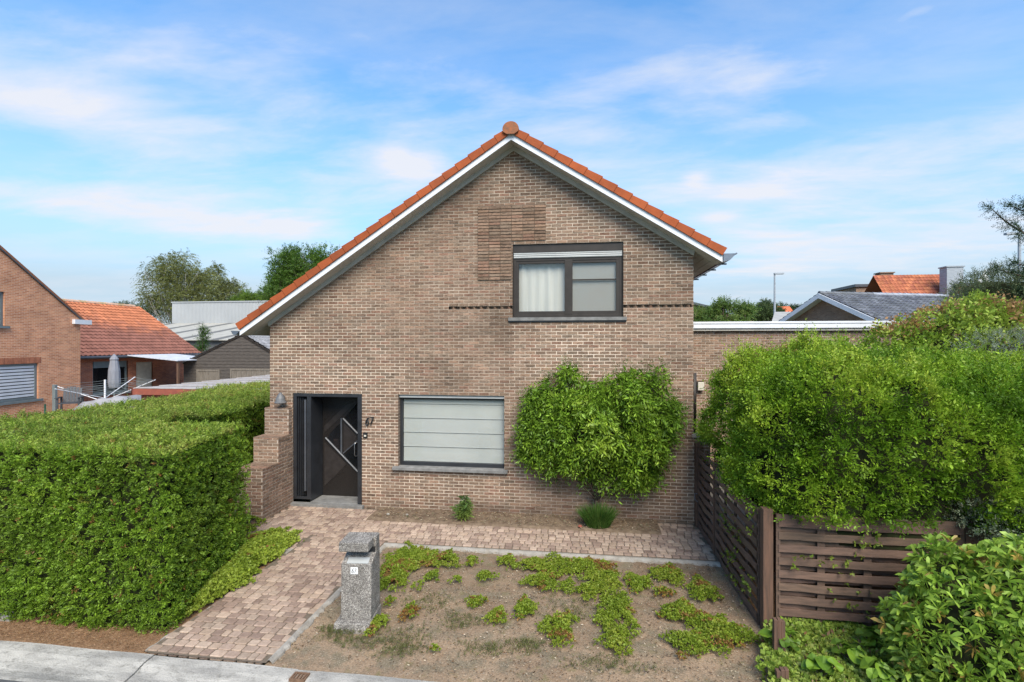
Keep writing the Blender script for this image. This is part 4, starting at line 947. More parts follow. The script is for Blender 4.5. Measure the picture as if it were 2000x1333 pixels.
# soldier course above the window
m = MB(); t = ta_
while t < tb_+.12:
    c = random.uniform(.8, 1.15); m.prism([AP(t, zw1+.005, .002), AP(t+.058, zw1+.005, .002), AP(t+.058, zw1+.235, .002), AP(t, zw1+.235, .002)], nA*.006, (c, c, c)); t += .068
mat('soldier', (.44, .17, .09), .9, (.32, .12, .07), 6, attr=True); m.build('lintel', 'soldier', nh)

# red tiled bungalow behind it
bg = thing('red_roof_bungalow', 'low brick bungalow with a red pantile roof behind the left gable house', 'house')
XE = -23.6; ye0 = P(150, 700, X=XE).y; pe = P(300, 695, X=XE); zeB = pe.z; yend = P(393, 684, X=XE).y
XRg = -28.0; pr0 = P(315, 606, X=XRg); zrB = pr0.z; yR1 = pr0.y
zeB = P(181, 699.5, X=XE).z; yW0 = ye0-2.0
UU = Vector((0, 1, 0)); VV = Vector((XRg-XE, 0, zrB-zeB)); ls = VV.length
def bcol(fu, fv):
    n = float(_pn[int(fu*40) % 64, int(fv*30) % 64, 5]); old = 1/(1+math.exp((fv-.56-.22*(n-.5)-.10*math.sin(fu*5))*16))
    a = (.46, .165, .080); b = (.22, .095, .070)
    return tuple(a[i]*(1-old)+b[i]*old for i in range(3))
m = MB(); LBx = yend-yW0; nuB = int(LBx/.24); nvB = int(ls/.30)
tile_roof(m, (XE, yW0, zeB+.10), UU, VV, nuB, nvB, LBx/nuB, ls/nvB, .03, .035, colf=bcol, k=4)
rfb = m.build('roof', 'tile_red', bg)
m = MB(); m.prism([(XE-.1, yW0, zeB-.02), (XRg, yW0, zrB-.02), (XRg-4.4, yW0, zeB-.02)], (0, LBx-.05, 0), (.6, .25, .15)); m.build('roof_body', 'tile_red', rfb)
m = MB(); 
for k in range(int(LBx/.4)): m.tube([(XRg, yW0+k*.4, zrB+.09), (XRg, yW0+k*.4+.42, zrB+.075)], .11, 8, col=(.62, .40, .28) if k % 3 else (.5, .36, .2))
m.build('ridge_tiles', 'tile_red', rfb)
m = MB(); m.tube([(XE+.06, yW0, zeB+.02), (XE+.06, yend, zeB+.02)], .07, 8); m.build('eaves_gutter', 'grey_frame', rfb)
xw = XE-.35; wy0, wy1 = P(181, 740, X=xw).y, P(250, 740, X=xw).y
zwt = P(215, 706, X=xw).z; zwb = P(215, 768, X=xw).z
m = MB(); m.poly([(xw, yW0, -.1), (xw, wy0, -.1), (xw, wy0, zeB), (xw, yW0, zeB)]); m.poly([(xw, wy0, -.1), (xw, wy1, -.1), (xw, wy1, zwb), (xw, wy0, zwb)]); m.poly([(xw, wy0, zwt), (xw, wy1, zwt), (xw, wy1, zeB), (xw, wy0, zeB)])
yd0, yd1 = P(266, 740, X=xw).y, P(298, 740, X=xw).y
m.poly([(xw, wy1, -.1), (xw, yd0, -.1), (xw, yd0, zeB), (xw, wy1, zeB)]); m.poly([(xw, yd1, -.1), (xw, yend-.3, -.1), (xw, yend-.3, zeB), (xw, yd1, zeB)]); m.poly([(xw, yd0, 2.3), (xw, yd1, 2.3), (xw, yd1, zeB), (xw, yd0, zeB)])
m.poly([(xw, yend-.3, -.1), (XRg-4, yend-.3, -.1), (XRg-4, yend-.3, zeB), (xw, yend-.3, zeB)]); m.poly([(xw, yend-.3, zeB), (XRg-4, yend-.3, zeB), (XRg, yend-.3, zrB-.1)]); m.build('wall', 'red_brick_dark', bg)
m = MB(); m.box((xw-.14, wy0, zwb), (xw-.08, wy1, zwb+.09)); m.box((xw-.14, wy0, zwb+.09), (xw-.08, wy0+.09, zwt)); m.box((xw-.14, wy1-.09, zwb+.09), (xw-.08, wy1, zwt)); m.box((xw-.12, wy0+.09, zwt-.32), (xw-.04, wy1-.09, zwt)); m.box((xw-.1, wy0-.1, zwb-.10), (xw+.08, wy1+.1, zwb)); wb = m.build('window', 'grey_paint', bg)
m = MB(); m.box((xw-.13, wy0+.09, zwb+.09), (xw-.12, wy1-.09, zwt-.32)); m.build('pane', 'door_glass', wb)
m = MB(); m.box((xw-.12, yd0, -.1), (xw-.06, yd1, 2.3)); m.build('door', 'soffit_trim', bg)
# translucent porch roof on posts
pr_ = thing('porch_canopy', 'pale corrugated canopy on posts between the bungalow and the dark barn', 'canopy')
a = P(272, 699, Z=2.62); 
zp = 2.55; q = [P(272, 698, Z=zp), P(335, 707, Z=zp), P(372, 700, Z=zp), P(340, 694, Z=zp+.25)]
mat('canopy', (.62, .64, .68), .5, (.42, .44, .50), 2, stretch=(5, 1, 1))
m = MB(); m.prism([Vector((p.x, p.y, zp+dz)) for p, dz in ((Vector((XE+.1, ye0+2.6, 0)), .12), (Vector((XE+3.0, ye0+2.6, 0)), -.14), (Vector((XE+3.0, yend-2.2, 0)), -.14), (Vector((XE+.1, yend-2.2, 0)), .12))], (0, 0, .05)); m.build('canopy_sheet', 'canopy', pr_)
for yy in (ye0+2.7, yend-2.4):
    m = MB(); m.box((XE+2.85, yy, -.1), (XE+2.95, yy+.1, zp-.15)); m.build('post', 'post_wood', pr_)
# dark weatherboarded barn
mat('barn_board', (.105, .090, .078), .9, (.055, .048, .042), 3, stretch=(1.2, 1, 14), bump=.6)
mat('barn_door', (.20, .175, .145), .9, (.13, .112, .09), 3, stretch=(9, 1, 1), bump=.5)
brn = thing('wooden_barn', 'dark weathered board barn with a pitched roof left of the house', 'barn')
BYb = 25.0; a = P(359, 711, Y=BYb); b = P(473, 655, Y=BYb); c_ = P(527, 688, Y=BYb); xr_ = b.x+(c_.x-b.x)*1.7; zr2 = b.z-(b.z-c_.z)*1.7; dep = 7
m = MB(); nb = 22; 
def btop(x): return a.z+(b.z-a.z)*(x-a.x)/(b.x-a.x) if x < b.x else b.z-(b.z-zr2)*(x-b.x)/(xr_-b.x)
for k in range(nb):
    z0_b, z1_b = k*.17, (k+1)*.17
    xa = a.x if z0_b < a.z else a.x+(b.x-a.x)*(z0_b-a.z)/(b.z-a.z); xb = xr_ if z0_b < zr2 else b.x+(xr_-b.x)*(b.z-z0_b)/(b.z-zr2)
    if xb-xa < .1 or z0_b > b.z: continue
    m.prism([(xa, BYb, z0_b), (xa, BYb-.012, z0_b+.17), (xa, BYb+.04, z0_b+.17)], (xb-xa, 0, 0)) if False else m.prism([(xa, BYb-.022, z0_b), (xa, BYb-.004, z1_b), (xa, BYb+.03, z1_b), (xa, BYb+.03, z0_b)], (xb-xa, 0, 0))
m.poly([(a.x, BYb+.04, -.1), (xr_, BYb+.04, -.1), (xr_, BYb+.04, zr2), (b.x, BYb+.04, b.z), (a.x, BYb+.04, a.z)]); m.poly([(a.x, BYb+.04, -.1), (a.x, BYb+.04, a.z), (a.x, BYb+dep, a.z), (a.x, BYb+dep, -.1)])
m.poly([(xr_, BYb+.04, -.1), (xr_, BYb+dep, -.1), (xr_, BYb+dep, zr2), (xr_, BYb+.04, zr2)]); m.build('wall', 'barn_board', brn)
mat('slate_wave', (.30, .30, .31), .8, (.20, .20, .21), 2, attr=True)
m = MB(); VV = Vector((b.x-xr_, 0, b.z-zr2)); n1_ = int(VV.length/.32); tile_roof(m, (xr_+.1, BYb-.1, zr2+.06), (0, 1, 0), VV, 28, n1_, .26, VV.length/n1_, .035, .02, ((1, 1, 1), (.8, .8, .8)))
VV = Vector((b.x-a.x, 0, b.z-a.z)); n1_ = int(VV.length/.32); tile_roof(m, (a.x-.05, BYb-.1, a.z+.03), (0, 1, 0), VV, 28, n1_, .26, VV.length/n1_, .02, .015, ((1, 1, 1), (.8, .8, .8)))
m.build('roof', 'slate_wave', brn)
m = MB()
for p, q in ((a, b), (b, Vector((xr_, 0, zr2)))): m.prism([(p.x, BYb-.06, p.z-.03), (q.x, BYb-.06, q.z-.03), (q.x, BYb-.06, q.z+.05), (p.x, BYb-.06, p.z+.05)], (0, .03, 0))
m.build('verge_board', 'brown_frame', brn)
for (u0, u1, vt_, nm_) in ((387, 427, 722, 'door'), (453, 540, 720, 'door')):
    p, q = P(u0, vt_, Y=BYb-.03), P(u1, vt_, Y=BYb-.03); m = MB(); w_ = q.x-p.x; n = int(w_/.14)
    for k in range(n): m.box((p.x+k*w_/n, BYb-.045-.006*(k % 2), .05), (p.x+(k+1)*w_/n-.008, BYb-.024, p.z-.1))
    m.box((p.x-.08, BYb-.07, p.z-.1), (q.x+.08, BYb-.024, p.z)); m.box((p.x-.08, BYb-.07, .05), (p.x-.001, BYb-.024, p.z-.1)); m.box((q.x+.001, BYb-.07, .05), (q.x+.08, BYb-.024, p.z-.1))
    m.build(nm_, 'barn_door', brn)
# carport with a pale sheet roof and red brown fascia
cpt = thing('carport', 'low carport with pale sheet roof and red brown fascia behind the left hedge', 'carport')
mat('sheet_roof', (.44, .41, .39), .8, (.30, .27, .25), 3.5, stretch=(1, 3, 1), detail=8); mat('red_board', (.30, .085, .05), .7, (.22, .065, .045), 4)
zc2 = 1.98; x0, y0_ = -13.1, 13.4; x1, y1_ = -7.4, 21.5
m = MB(); nsh = 9
for k in range(nsh):
    ya, yb = y0_+(y1_-y0_)*k/nsh, y0_+(y1_-y0_)*(k+1)/nsh+.08; dz = .03 
    m.prism([(x0, ya, zc2+dz), (x0, yb, zc2+.0), (x0, yb, zc2-.02), (x0, ya, zc2+dz-.02)], (x1-x0, 0, 0))
m.build('roof', 'sheet_roof', cpt)
m = MB(); m.box((x0-.03, y0_-.05, zc2-.17), (x1, y0_-.01, zc2+.0)); m.box((x0-.035, y0_-.05, zc2-.17), (x0-.001, y1_, zc2)); m.build('fascia', 'red_board', cpt)
m = MB(); m.box((x0+.15, y0_+.1, -.03), (x0+.25, y1_-.3, zc2-.2)); m.box((x0+.25, y0_+.1, -.03), (x1-.2, y0_+.2, zc2-.18)); m.build('wall', 'red_board', cpt)
# warehouse
wh = thing('grey_warehouse', 'light grey corrugated warehouse with a striped lower roof beyond the barn', 'warehouse')
mat('corrugated', (.36, .37, .375), .6, (.32, .33, .335), .3); mat('corrugated_dark', (.13, .13, .13), .8, (.10, .10, .10), 1)
WYh = 52; p0, p1 = P(336, 592, Y=WYh), P(336, 632, Y=WYh); xr3 = P(640, 600, Y=WYh).x
m = MB(); n = 110; 
for k in range(n):
    xa, xb = p0.x+(xr3-p0.x)*k/n, p0.x+(xr3-p0.x)*(k+1)/n; xm_ = (xa+xb)/2
    m.poly([(xa, WYh, p1.z), (xm_, WYh-.05, p1.z), (xm_, WYh-.05, p0.z), (xa, WYh, p0.z)]); m.poly([(xm_, WYh-.05, p1.z), (xb, WYh, p1.z), (xb, WYh, p0.z), (xm_, WYh-.05, p0.z)])
m.box((p0.x, WYh+.01, -.1), (xr3, WYh+20, p0.z-.01)); m.box((p0.x-.05, WYh-.1, p0.z), (xr3, WYh+.3, p0.z+.12)); m.build('upper_wall', 'corrugated', wh)
y2 = 40; zl = P(440, 664, Y=y2).z; m = MB(); xl3 = p0.x-3; n = 24
for k in range(n):
    xa, xb = xl3+(xr3-xl3)*k/n, xl3+(xr3-xl3)*(k+1)/n; dark = (k % 4 == 3); c = (.42, .42, .42) if dark else (1.1, 1.08, 1.02)
    m.prism([(xa, y2, zl), (xb, y2, zl), (xb, WYh, p1.z), (xa, WYh, p1.z)], (0, 0, -.06), c)
mat('sheet_pale', (.37, .36, .33), .8, (.29, .28, .26), 2, attr=True, detail=7); m.build('lower_roof', 'sheet_pale', wh)
m = MB(); m.box((xl3, y2+.4, -.1), (xr3, y2+.6, zl-.08)); m.box((xl3, y2+.6, -.1), (xl3+.2, WYh, zl-.1)); m.build('lower_wall', 'corrugated_dark', wh)

# things in the neighbour's yard
# closed parasol
ps = thing('closed_parasol', 'closed grey parasol standing in front of the bungalow window', 'parasol')
pp = P(223, 672, Y=20.0); dpp = pp.y*math.cos(YAW)-pp.x*math.sin(YAW); zt_ = H-(692-672)*dpp/1000; zb_ = H-(757-672)*dpp/1000
mat('parasol_cloth', (.24, .25, .28), .9, (.19, .20, .23), 3, stretch=(6, 6, 1))
m = MB(); m.lathe([(.20, zb_-zt_), (.24, (zb_-zt_)*.85), (.22, (zb_-zt_)*.5), (.15, (zb_-zt_)*.2), (.17, -.22), (.10, -.10), (.02, 0)], (pp.x, pp.y, zt_), 10); m.build('canopy', 'parasol_cloth', ps)
m = MB(); m.tube([(pp.x, pp.y, 0), (pp.x, pp.y, zb_+.05)], .025, 8); m.lathe([(.3, 0), (.3, .06), (.05, .1)], (pp.x, pp.y, 0), 16); m.build('pole', 'grey_paint', ps)
# rotary clothes dryer, arms open upward
rd = thing('rotary_clothes_dryer', 'white rotary clothes dryer with spread arms and lines behind the hedge', 'clothes dryer')
cc = P(205, 700, Y=18.2); dcc = cc.y*math.cos(YAW)-cc.x*math.sin(YAW); zz = lambda v: H-(v-672)*dcc/1000; sc_ = dcc/1000
hub = Vector((cc.x, cc.y, zz(778))); m = MB(); m.tube([(cc.x, cc.y, -.03), (cc.x, cc.y, zz(742))], .035, 8); m.build('pole', 'white_paint', rd)
tips = [Vector((cc.x-96*sc_*.98, cc.y-.4, zz(752))), Vector((cc.x-14*sc_, cc.y+1.7, zz(742))), Vector((cc.x+88*sc_, cc.y+.5, zz(743))), Vector((cc.x-4*sc_, cc.y-1.9, zz(752)))]
roots = [hub+Vector((-.02, 0, -.15)), hub, hub+Vector((0, 0, -.1)), hub+Vector((0, 0, 0))]
for r_, t_ in zip(roots, tips):
    m = MB(); m.tube([r_, t_], .016, 6); m.build('arm', 'white_paint', rd)
m = MB()
for f in (.35, .5, .62, .74, .86, .98):
    q = [r_.lerp(t_, f) for r_, t_ in zip(roots, tips)]
    for i in range(4):
        p_, s_ = q[i], q[(i+1) % 4]; mid = (p_+s_)/2+Vector((0, 0, -.02)); m.tube([p_, mid, s_], .006, 3, cap=False)
m.build('line', 'grey_paint', rd)
# plastic garden chair
gc = thing('garden_chair', 'dark grey slatted plastic garden chair against the brick wall', 'chair')
c0 = P(137, 700, Y=17.6); dc0 = c0.y*math.cos(YAW)-c0.x*math.sin(YAW); zf2 = lambda v: H-(v-672)*dc0/1000
zs = zf2(787); zb2 = zf2(758); Mc = Matrix.Translation((c0.x, c0.y, zs)) @ Matrix.Rotation(math.radians(35), 4, 'Z'); mat('chair_plastic', (.045, .05, .06), .55, (.06, .065, .075), 5)
m = MB()
for k in range(6): m.prism([(-.28+k*.095, .22, .02), (-.28+k*.095+.085, .22, .02), (-.30+k*.10+.085, .40, .62-.03*abs(k-2.5)), (-.30+k*.10, .40, .62-.03*abs(k-2.5))], (0, .025, 0))
m.build('backrest', 'chair_plastic', gc, M=Mc)
m = MB(); m.box((-.30, -.28, -.02), (.30, .24, .02)); m.build('seat', 'chair_plastic', gc, M=Mc)
for sx in (-1, 1):
    m = MB(); m.box((sx*.30, -.32, .20), (sx*.40, .28, .235)); m.build('armrest', 'chair_plastic', gc, M=Mc)
for sx in (-1, 1):
    for sy in (-1, 1): m = MB(); m.box((sx*.30-.03*0, sy*.25-.03, -zs), (sx*.36, sy*.25+.03, .20)); m.build('leg', 'chair_plastic', gc, M=Mc)
# grey fence post with wires, table with folded grey cover
x_, y_ = P(107, 700, Y=17.6).x, 17.6; d_ = y_*math.cos(YAW)-x_*math.sin(YAW); m = MB(); m.box((x_-.07, y_-.05, -.05), (x_+.07, y_+.05, H-(752-672)*d_/1000)); tag(m.build('grey_post', 'grey_paint', bevel=.008), 'square grey post left of the garden chair', 'post')
x_, y_ = P(88, 700, Y=16.6).x, 16.6; d_ = y_*math.cos(YAW)-x_*math.sin(YAW); m = MB(); m.tube([(x_, y_, -.05), (x_, y_, H-(790-672)*d_/1000)], .03, 8); mat('green_paint', (.03, .09, .06), .5); tag(m.build('wire_fence_post', 'green_paint'), 'thin green wire fence post under the striped blind window', 'post')
tb = thing('covered_table', 'garden table under a sagging grey cover beneath the clothes dryer', 'table')
cT = P(222, 700, Y=16.9); dT = cT.y*math.cos(YAW)-cT.x*math.sin(YAW); zT = H-(779-672)*dT/1000
m = MB(); nx = 14
mat('grey_cover', (.20, .20, .21), .7, (.32, .32, .33), 1.5)
V_ = []
for j in range(9):
    for i in range(nx+1):
        fx, fy = i/nx*2-1, j/8*2-1; ed = max(abs(fx), abs(fy)); drop = max(0, ed-.72)*1.9
        V_.append((cT.x+fx*1.15, cT.y+fy*.6, zT-drop*.5+.03*math.sin(fx*9+fy*5)+.10*math.sin(fx*2+.6)))
m.v = V_
for j in range(8):
    for i in range(nx): a_ = j*(nx+1)+i; m.f.append((a_, a_+1, a_+nx+2, a_+nx+1)); m.c.append((1, 1, 1)); m.m.append(0)
m.build('cover', 'grey_cover', tb, smooth=True)
for sx in (-1, 1):
    for sy in (-1, 1): m = MB(); m.tube([(cT.x+sx*.9, cT.y+sy*.4, -.03), (cT.x+sx*.8, cT.y+sy*.35, zT-.1)], .025, 6); m.build('leg', 'grey_paint', tb)

# ------------------------------------------------------------------ right background
rh = thing('grey_roof_house', 'brown brick gable house with grey tiled roof and wide white verge', 'house')
R_ = Vector((.944, .329, 0)); W_ = Vector((.329, -.944, 0)); A_ = P(1613, 577, Y=28.0); hw = 5.2; sR = .45; zE = A_.z-sR*hw; LN = 11.0
brickmat('brown_brick', (.26, .175, .12), (.19, .125, .09), (.30, .24, .19), .2, .062, .01)
def HP(s_, r_, z): q = A_+W_*s_+R_*r_; return Vector((q.x, q.y, z))
m = MB(); m.poly([HP(-hw, 0, -.1), HP(hw, 0, -.1), HP(hw, 0, zE), HP(0, 0, A_.z-.05), HP(-hw, 0, zE)]); m.poly([HP(hw, 0, -.1), HP(hw, LN, -.1), HP(hw, LN, zE), HP(hw, 0, zE)]); m.poly([HP(hw, LN, -.1), HP(-hw, LN, -.1), HP(-hw, LN, zE), HP(0, LN, A_.z-.05), HP(hw, LN, zE)]); m.poly([HP(-hw, LN, -.1), HP(-hw, 0, -.1), HP(-hw, 0, zE), HP(-hw, LN, zE)]); m.build('wall', 'brown_brick', rh)
m = MB(); VV = HP(0, 0, A_.z)-HP(hw, 0, zE); n1_ = int(VV.length/.33); nl_ = int((LN+.4)/.25); tile_roof(m, HP(hw+.2, -.4, zE+.0), R_, VV, nl_, n1_, .25, VV.length*1.03/n1_, .03, .03, ((1, 1, 1), (.85, .85, .9), (1.25, 1.25, 1.25)), k=3)
VV = HP(0, 0, A_.z)-HP(-hw, 0, zE); tile_roof(m, HP(-hw-.2, -.4, zE+.0), R_, VV, nl_, n1_, .25, VV.length*1.03/n1_, .03, .03, ((1, 1, 1), (.85, .85, .9)), k=3)
rr = m.build('roof', 'tile_grey', rh)
m = MB()
for k in range(int(LN/.4)): m.tube([HP(0, -.4+k*.4, A_.z+.10), HP(0, -.4+k*.4+.42, A_.z+.08)], .11, 8, col=(2.6, 2.6, 2.7) if k > 7 else (1.2, 1.2, 1.2))
m.build('ridge_tiles', 'tile_grey', rr)
m = MB()
for s_ in (-1, 1): m.prism([HP(0, -.45, A_.z-.16), HP(s_*hw, -.45, zE-.16), HP(s_*hw, -.45, zE+.08), HP(0, -.45, A_.z+.08)], R_*.44)
m.build('verge_board', 'white_paint', rr)
p = HP(.55, 0, 3.92); m = MB(); m.prism([HP(.1, -.03, 3.1), HP(1.5, -.03, 3.1), HP(1.5, -.03, 4.0), HP(.1, -.03, 4.0)], R_*.025); m.build('window', 'white_paint', rh)
# white gabled house with a red roof and chimneys, far right
wh2 = thing('white_gable_house', 'distant house with red tiled roof, white gable and zinc clad chimney', 'house')
FY2 = 44.0
g0 = P(1727, 548, Y=FY2+6); g1_ = P(1848, 536, Y=FY2); e1 = P(1822, 582, Y=FY2); 
xg, yg, zg = g1_.x, FY2, g1_.z; zE2 = P(1822, 590, Y=FY2).z-1.5; run = 4.6; LNG = 8.6
m = MB(); Ud = Vector((-1, .10, 0)).normalized(); Vd = Vector((0, 3.2, zg-zE2)); n1_ = int(Vd.length/.34)
tile_roof(m, Vector((xg, yg-3.2, zE2)), (-1, 0, 0), Vd, 21, n1_, .25, Vd.length/n1_, .03, .03, ((.40, .13, .065), (.33, .105, .06), (.45, .16, .075)), k=3)
m.poly([(xg, yg, zg), (xg-5.2, yg, zg), (xg-5.2, yg+4, zE2), (xg, yg+4, zE2)], (.45, .15, .07)); r2 = m.build('roof', 'tile_red', wh2)
brickmat('white_brick', (.66, .66, .65), (.58, .58, .57), (.36, .36, .36), .22, .16, .02)
m = MB(); m.poly([(xg+.02, yg-3.3, -.1), (xg+.02, yg+4, -.1), (xg+.02, yg+4, zE2), (xg+.02, yg, zg+.15), (xg+.02, yg-3.3, zE2)]); m.box((xg-5.1, yg-3.0, -.1), (xg-.01, yg+4, zE2-.05)); m.box((xg+.021, yg-3.4, zE2-.3), (xg+.1, yg-3.2, zE2))
m.poly([(xg+.02, yg-3.25, -.1), (xg+3.2, yg-1.0, -.1), (xg+3.2, yg-1, zE2-.9), (xg+1.1, yg-2.4, zg+.05), (xg+.4, yg-3.0, zg-.4), (xg-1.6, yg-3.25, zE2-.4)]); m.build('wall', 'white_brick', wh2)
cz = P(1860, 523, Y=yg-2).z; cb = P(1860, 545, Y=yg-2).z; cxx = P(1860, 530, Y=yg-2).x; m = MB()
m.box((cxx-.55, yg-2.3, cb-1.2), (cxx+.55, yg-1.5, cz)); m.box((cxx-.62, yg-2.36, cz), (cxx+.62, yg-1.44, cz+.08)); mat('zinc_light', (.36, .39, .42), .6, (.24, .26, .29), 3, stretch=(1, 1, 9)); m.build('chimney', 'zinc_light', wh2)
p = P(1727, 535, Y=yg+3); q = P(1727, 556, Y=yg+3); m = MB(); m.box((p.x-.5, yg+2.6, q.z-2), (p.x+.5, yg+3.4, p.z)); m.box((p.x-.58, yg+2.5, p.z), (p.x+.58, yg+3.5, p.z+.08)); m.build('chimney', 'brown_brick', wh2)
# flat parapet blocks around it
fbk = thing('flat_brick_block', 'flat roofed brown brick block left of the white gable', 'building')
p = P(1672, 561, Y=46); q = P(1730, 561, Y=46); m = MB(); m.box((p.x, 46, -.1), (q.x+2, 50, p.z)); m.build('wall', 'brown_brick', fbk); m = MB(); m.box((p.x-.15, 45.85, p.z), (q.x+2, 50, p.z+.22)); m.build('roof_edge', 'grey_frame', fbk)
fbk = thing('flat_brick_block', 'flat roofed reddish brick block right of the white gable', 'building')
p = P(1880, 559, Y=41); q = P(1940, 559, Y=41); m = MB(); m.box((p.x, 41, -.1), (q.x, 45, p.z)); m.build('wall', 'red_brick_dark', fbk); m = MB(); m.box((p.x-.15, 40.85, p.z), (q.x+.2, 45, p.z+.22)); m.build('roof_edge', 'grey_frame', fbk)
# small red hipped house, grey sheet roof, low brick gable right behind the house corner
rhp = thing('red_hip_roof_house', 'small distant house with a bright red hipped roof beside the lamp post', 'house')
p = P(1482, 628, Y=70); q = P(1560, 628, Y=70); t_ = P(1524, 600, Y=73); m = MB(); hc = (.62, .16, .07); z_e = p.z-.8
A = [(p.x-1, 68, z_e), (q.x, 68, z_e), (q.x, 78, z_e), (p.x-1, 78, z_e)]; T1, T2 = (t_.x-.8, 72, t_.z), (t_.x+.8, 72, t_.z)
m.poly([A[0], A[1], T2, T1], hc); m.poly([A[1], A[2], T2], hc); m.poly([A[2], A[3], T1, T2], hc); m.poly([A[3], A[0], T1], hc); m.build('roof', 'tile_red', rhp)
m = MB(); m.box((p.x-.6, 68.4, -.1), (q.x-.4, 77.6, z_e-.01)); m.build('wall', 'red_brick_dark', rhp); m = MB(); m.box((t_.x-2.0, 73, t_.z-1), (t_.x-.9, 74, t_.z+.25)); m.build('chimney', 'red_brick_dark', rhp)
ob = thing('sheet_roof_shed', 'small shed with a light grey sheet roof left of the white verge', 'shed')
p = P(1515, 630, Y=33); q = P(1575, 613, Y=33); m = MB(); m.prism([(p.x-1, 31, p.z-.3), (q.x+2, 31, p.z-.3), (q.x+2, 36, q.z+.3), (p.x+1, 36, q.z+.3)], (0, 0, -.08)); m.build('roof', 'sheet_pale', ob); m = MB(); m.box((p.x-.6, 31.3, -.1), (q.x+1.6, 35.5, p.z-.42)); m.build('wall', 'corrugated_dark', ob)
lg = thing('small_brick_gable', 'low brown brick outbuilding just right of the house corner', 'building')
p = P(1340, 592, Y=30); q = P(1400, 606, Y=30); m = MB(); m.poly([(p.x-2, 30, -.1), (q.x+3, 30, -.1), (q.x+3, 30, q.z-1), (q.x, 30, q.z), (p.x, 30, p.z), (p.x-2, 30, p.z+.5)]); m.box((p.x-2, 30.02, -.1), (q.x+3, 36, q.z-1.1)); m.build('wall', 'brown_brick', lg)
m = MB(); m.prism([(p.x-2, 29.8, p.z+.5), (q.x, 29.8, q.z), (q.x, 29.8, q.z+.12), (p.x-2, 29.8, p.z+.64)], (0, 6, 0)); m.build('roof', 'grey_frame', lg); m = MB(); m.box((P(1352, 590, Y=30).x-.25, 31, p.z), (P(1352, 590, Y=30).x+.1, 31.5, P(1352, 573, Y=31).z)); m.build('chimney', 'grey_frame', lg)
# lamp posts
def lamp_post(u, v_top, Y, lab, arm=1):
    p = P(u, v_top, Y=Y); t = thing('street_lamp', lab, 'street lamp', group='street lamps behind the roofs')
    m = MB(); m.tube([(p.x, Y, -.1), (p.x, Y, p.z*.5), (p.x, Y, p.z)], [.13, .11, .07], 8); m.build('pole', 'zinc_light', t)
    m = MB(); m.box((p.x-.05, Y-.12, p.z-.02), (p.x+.75*arm, Y+.12, p.z+.10)); m.build('lamp_head', 'zinc_light', t)
lamp_post(1513, 536, 48, 'slim grey street lamp rising above the flat white roof edge'); lamp_post(1991, 458, 34, 'grey street lamp behind the conifer at the right edge', -1)
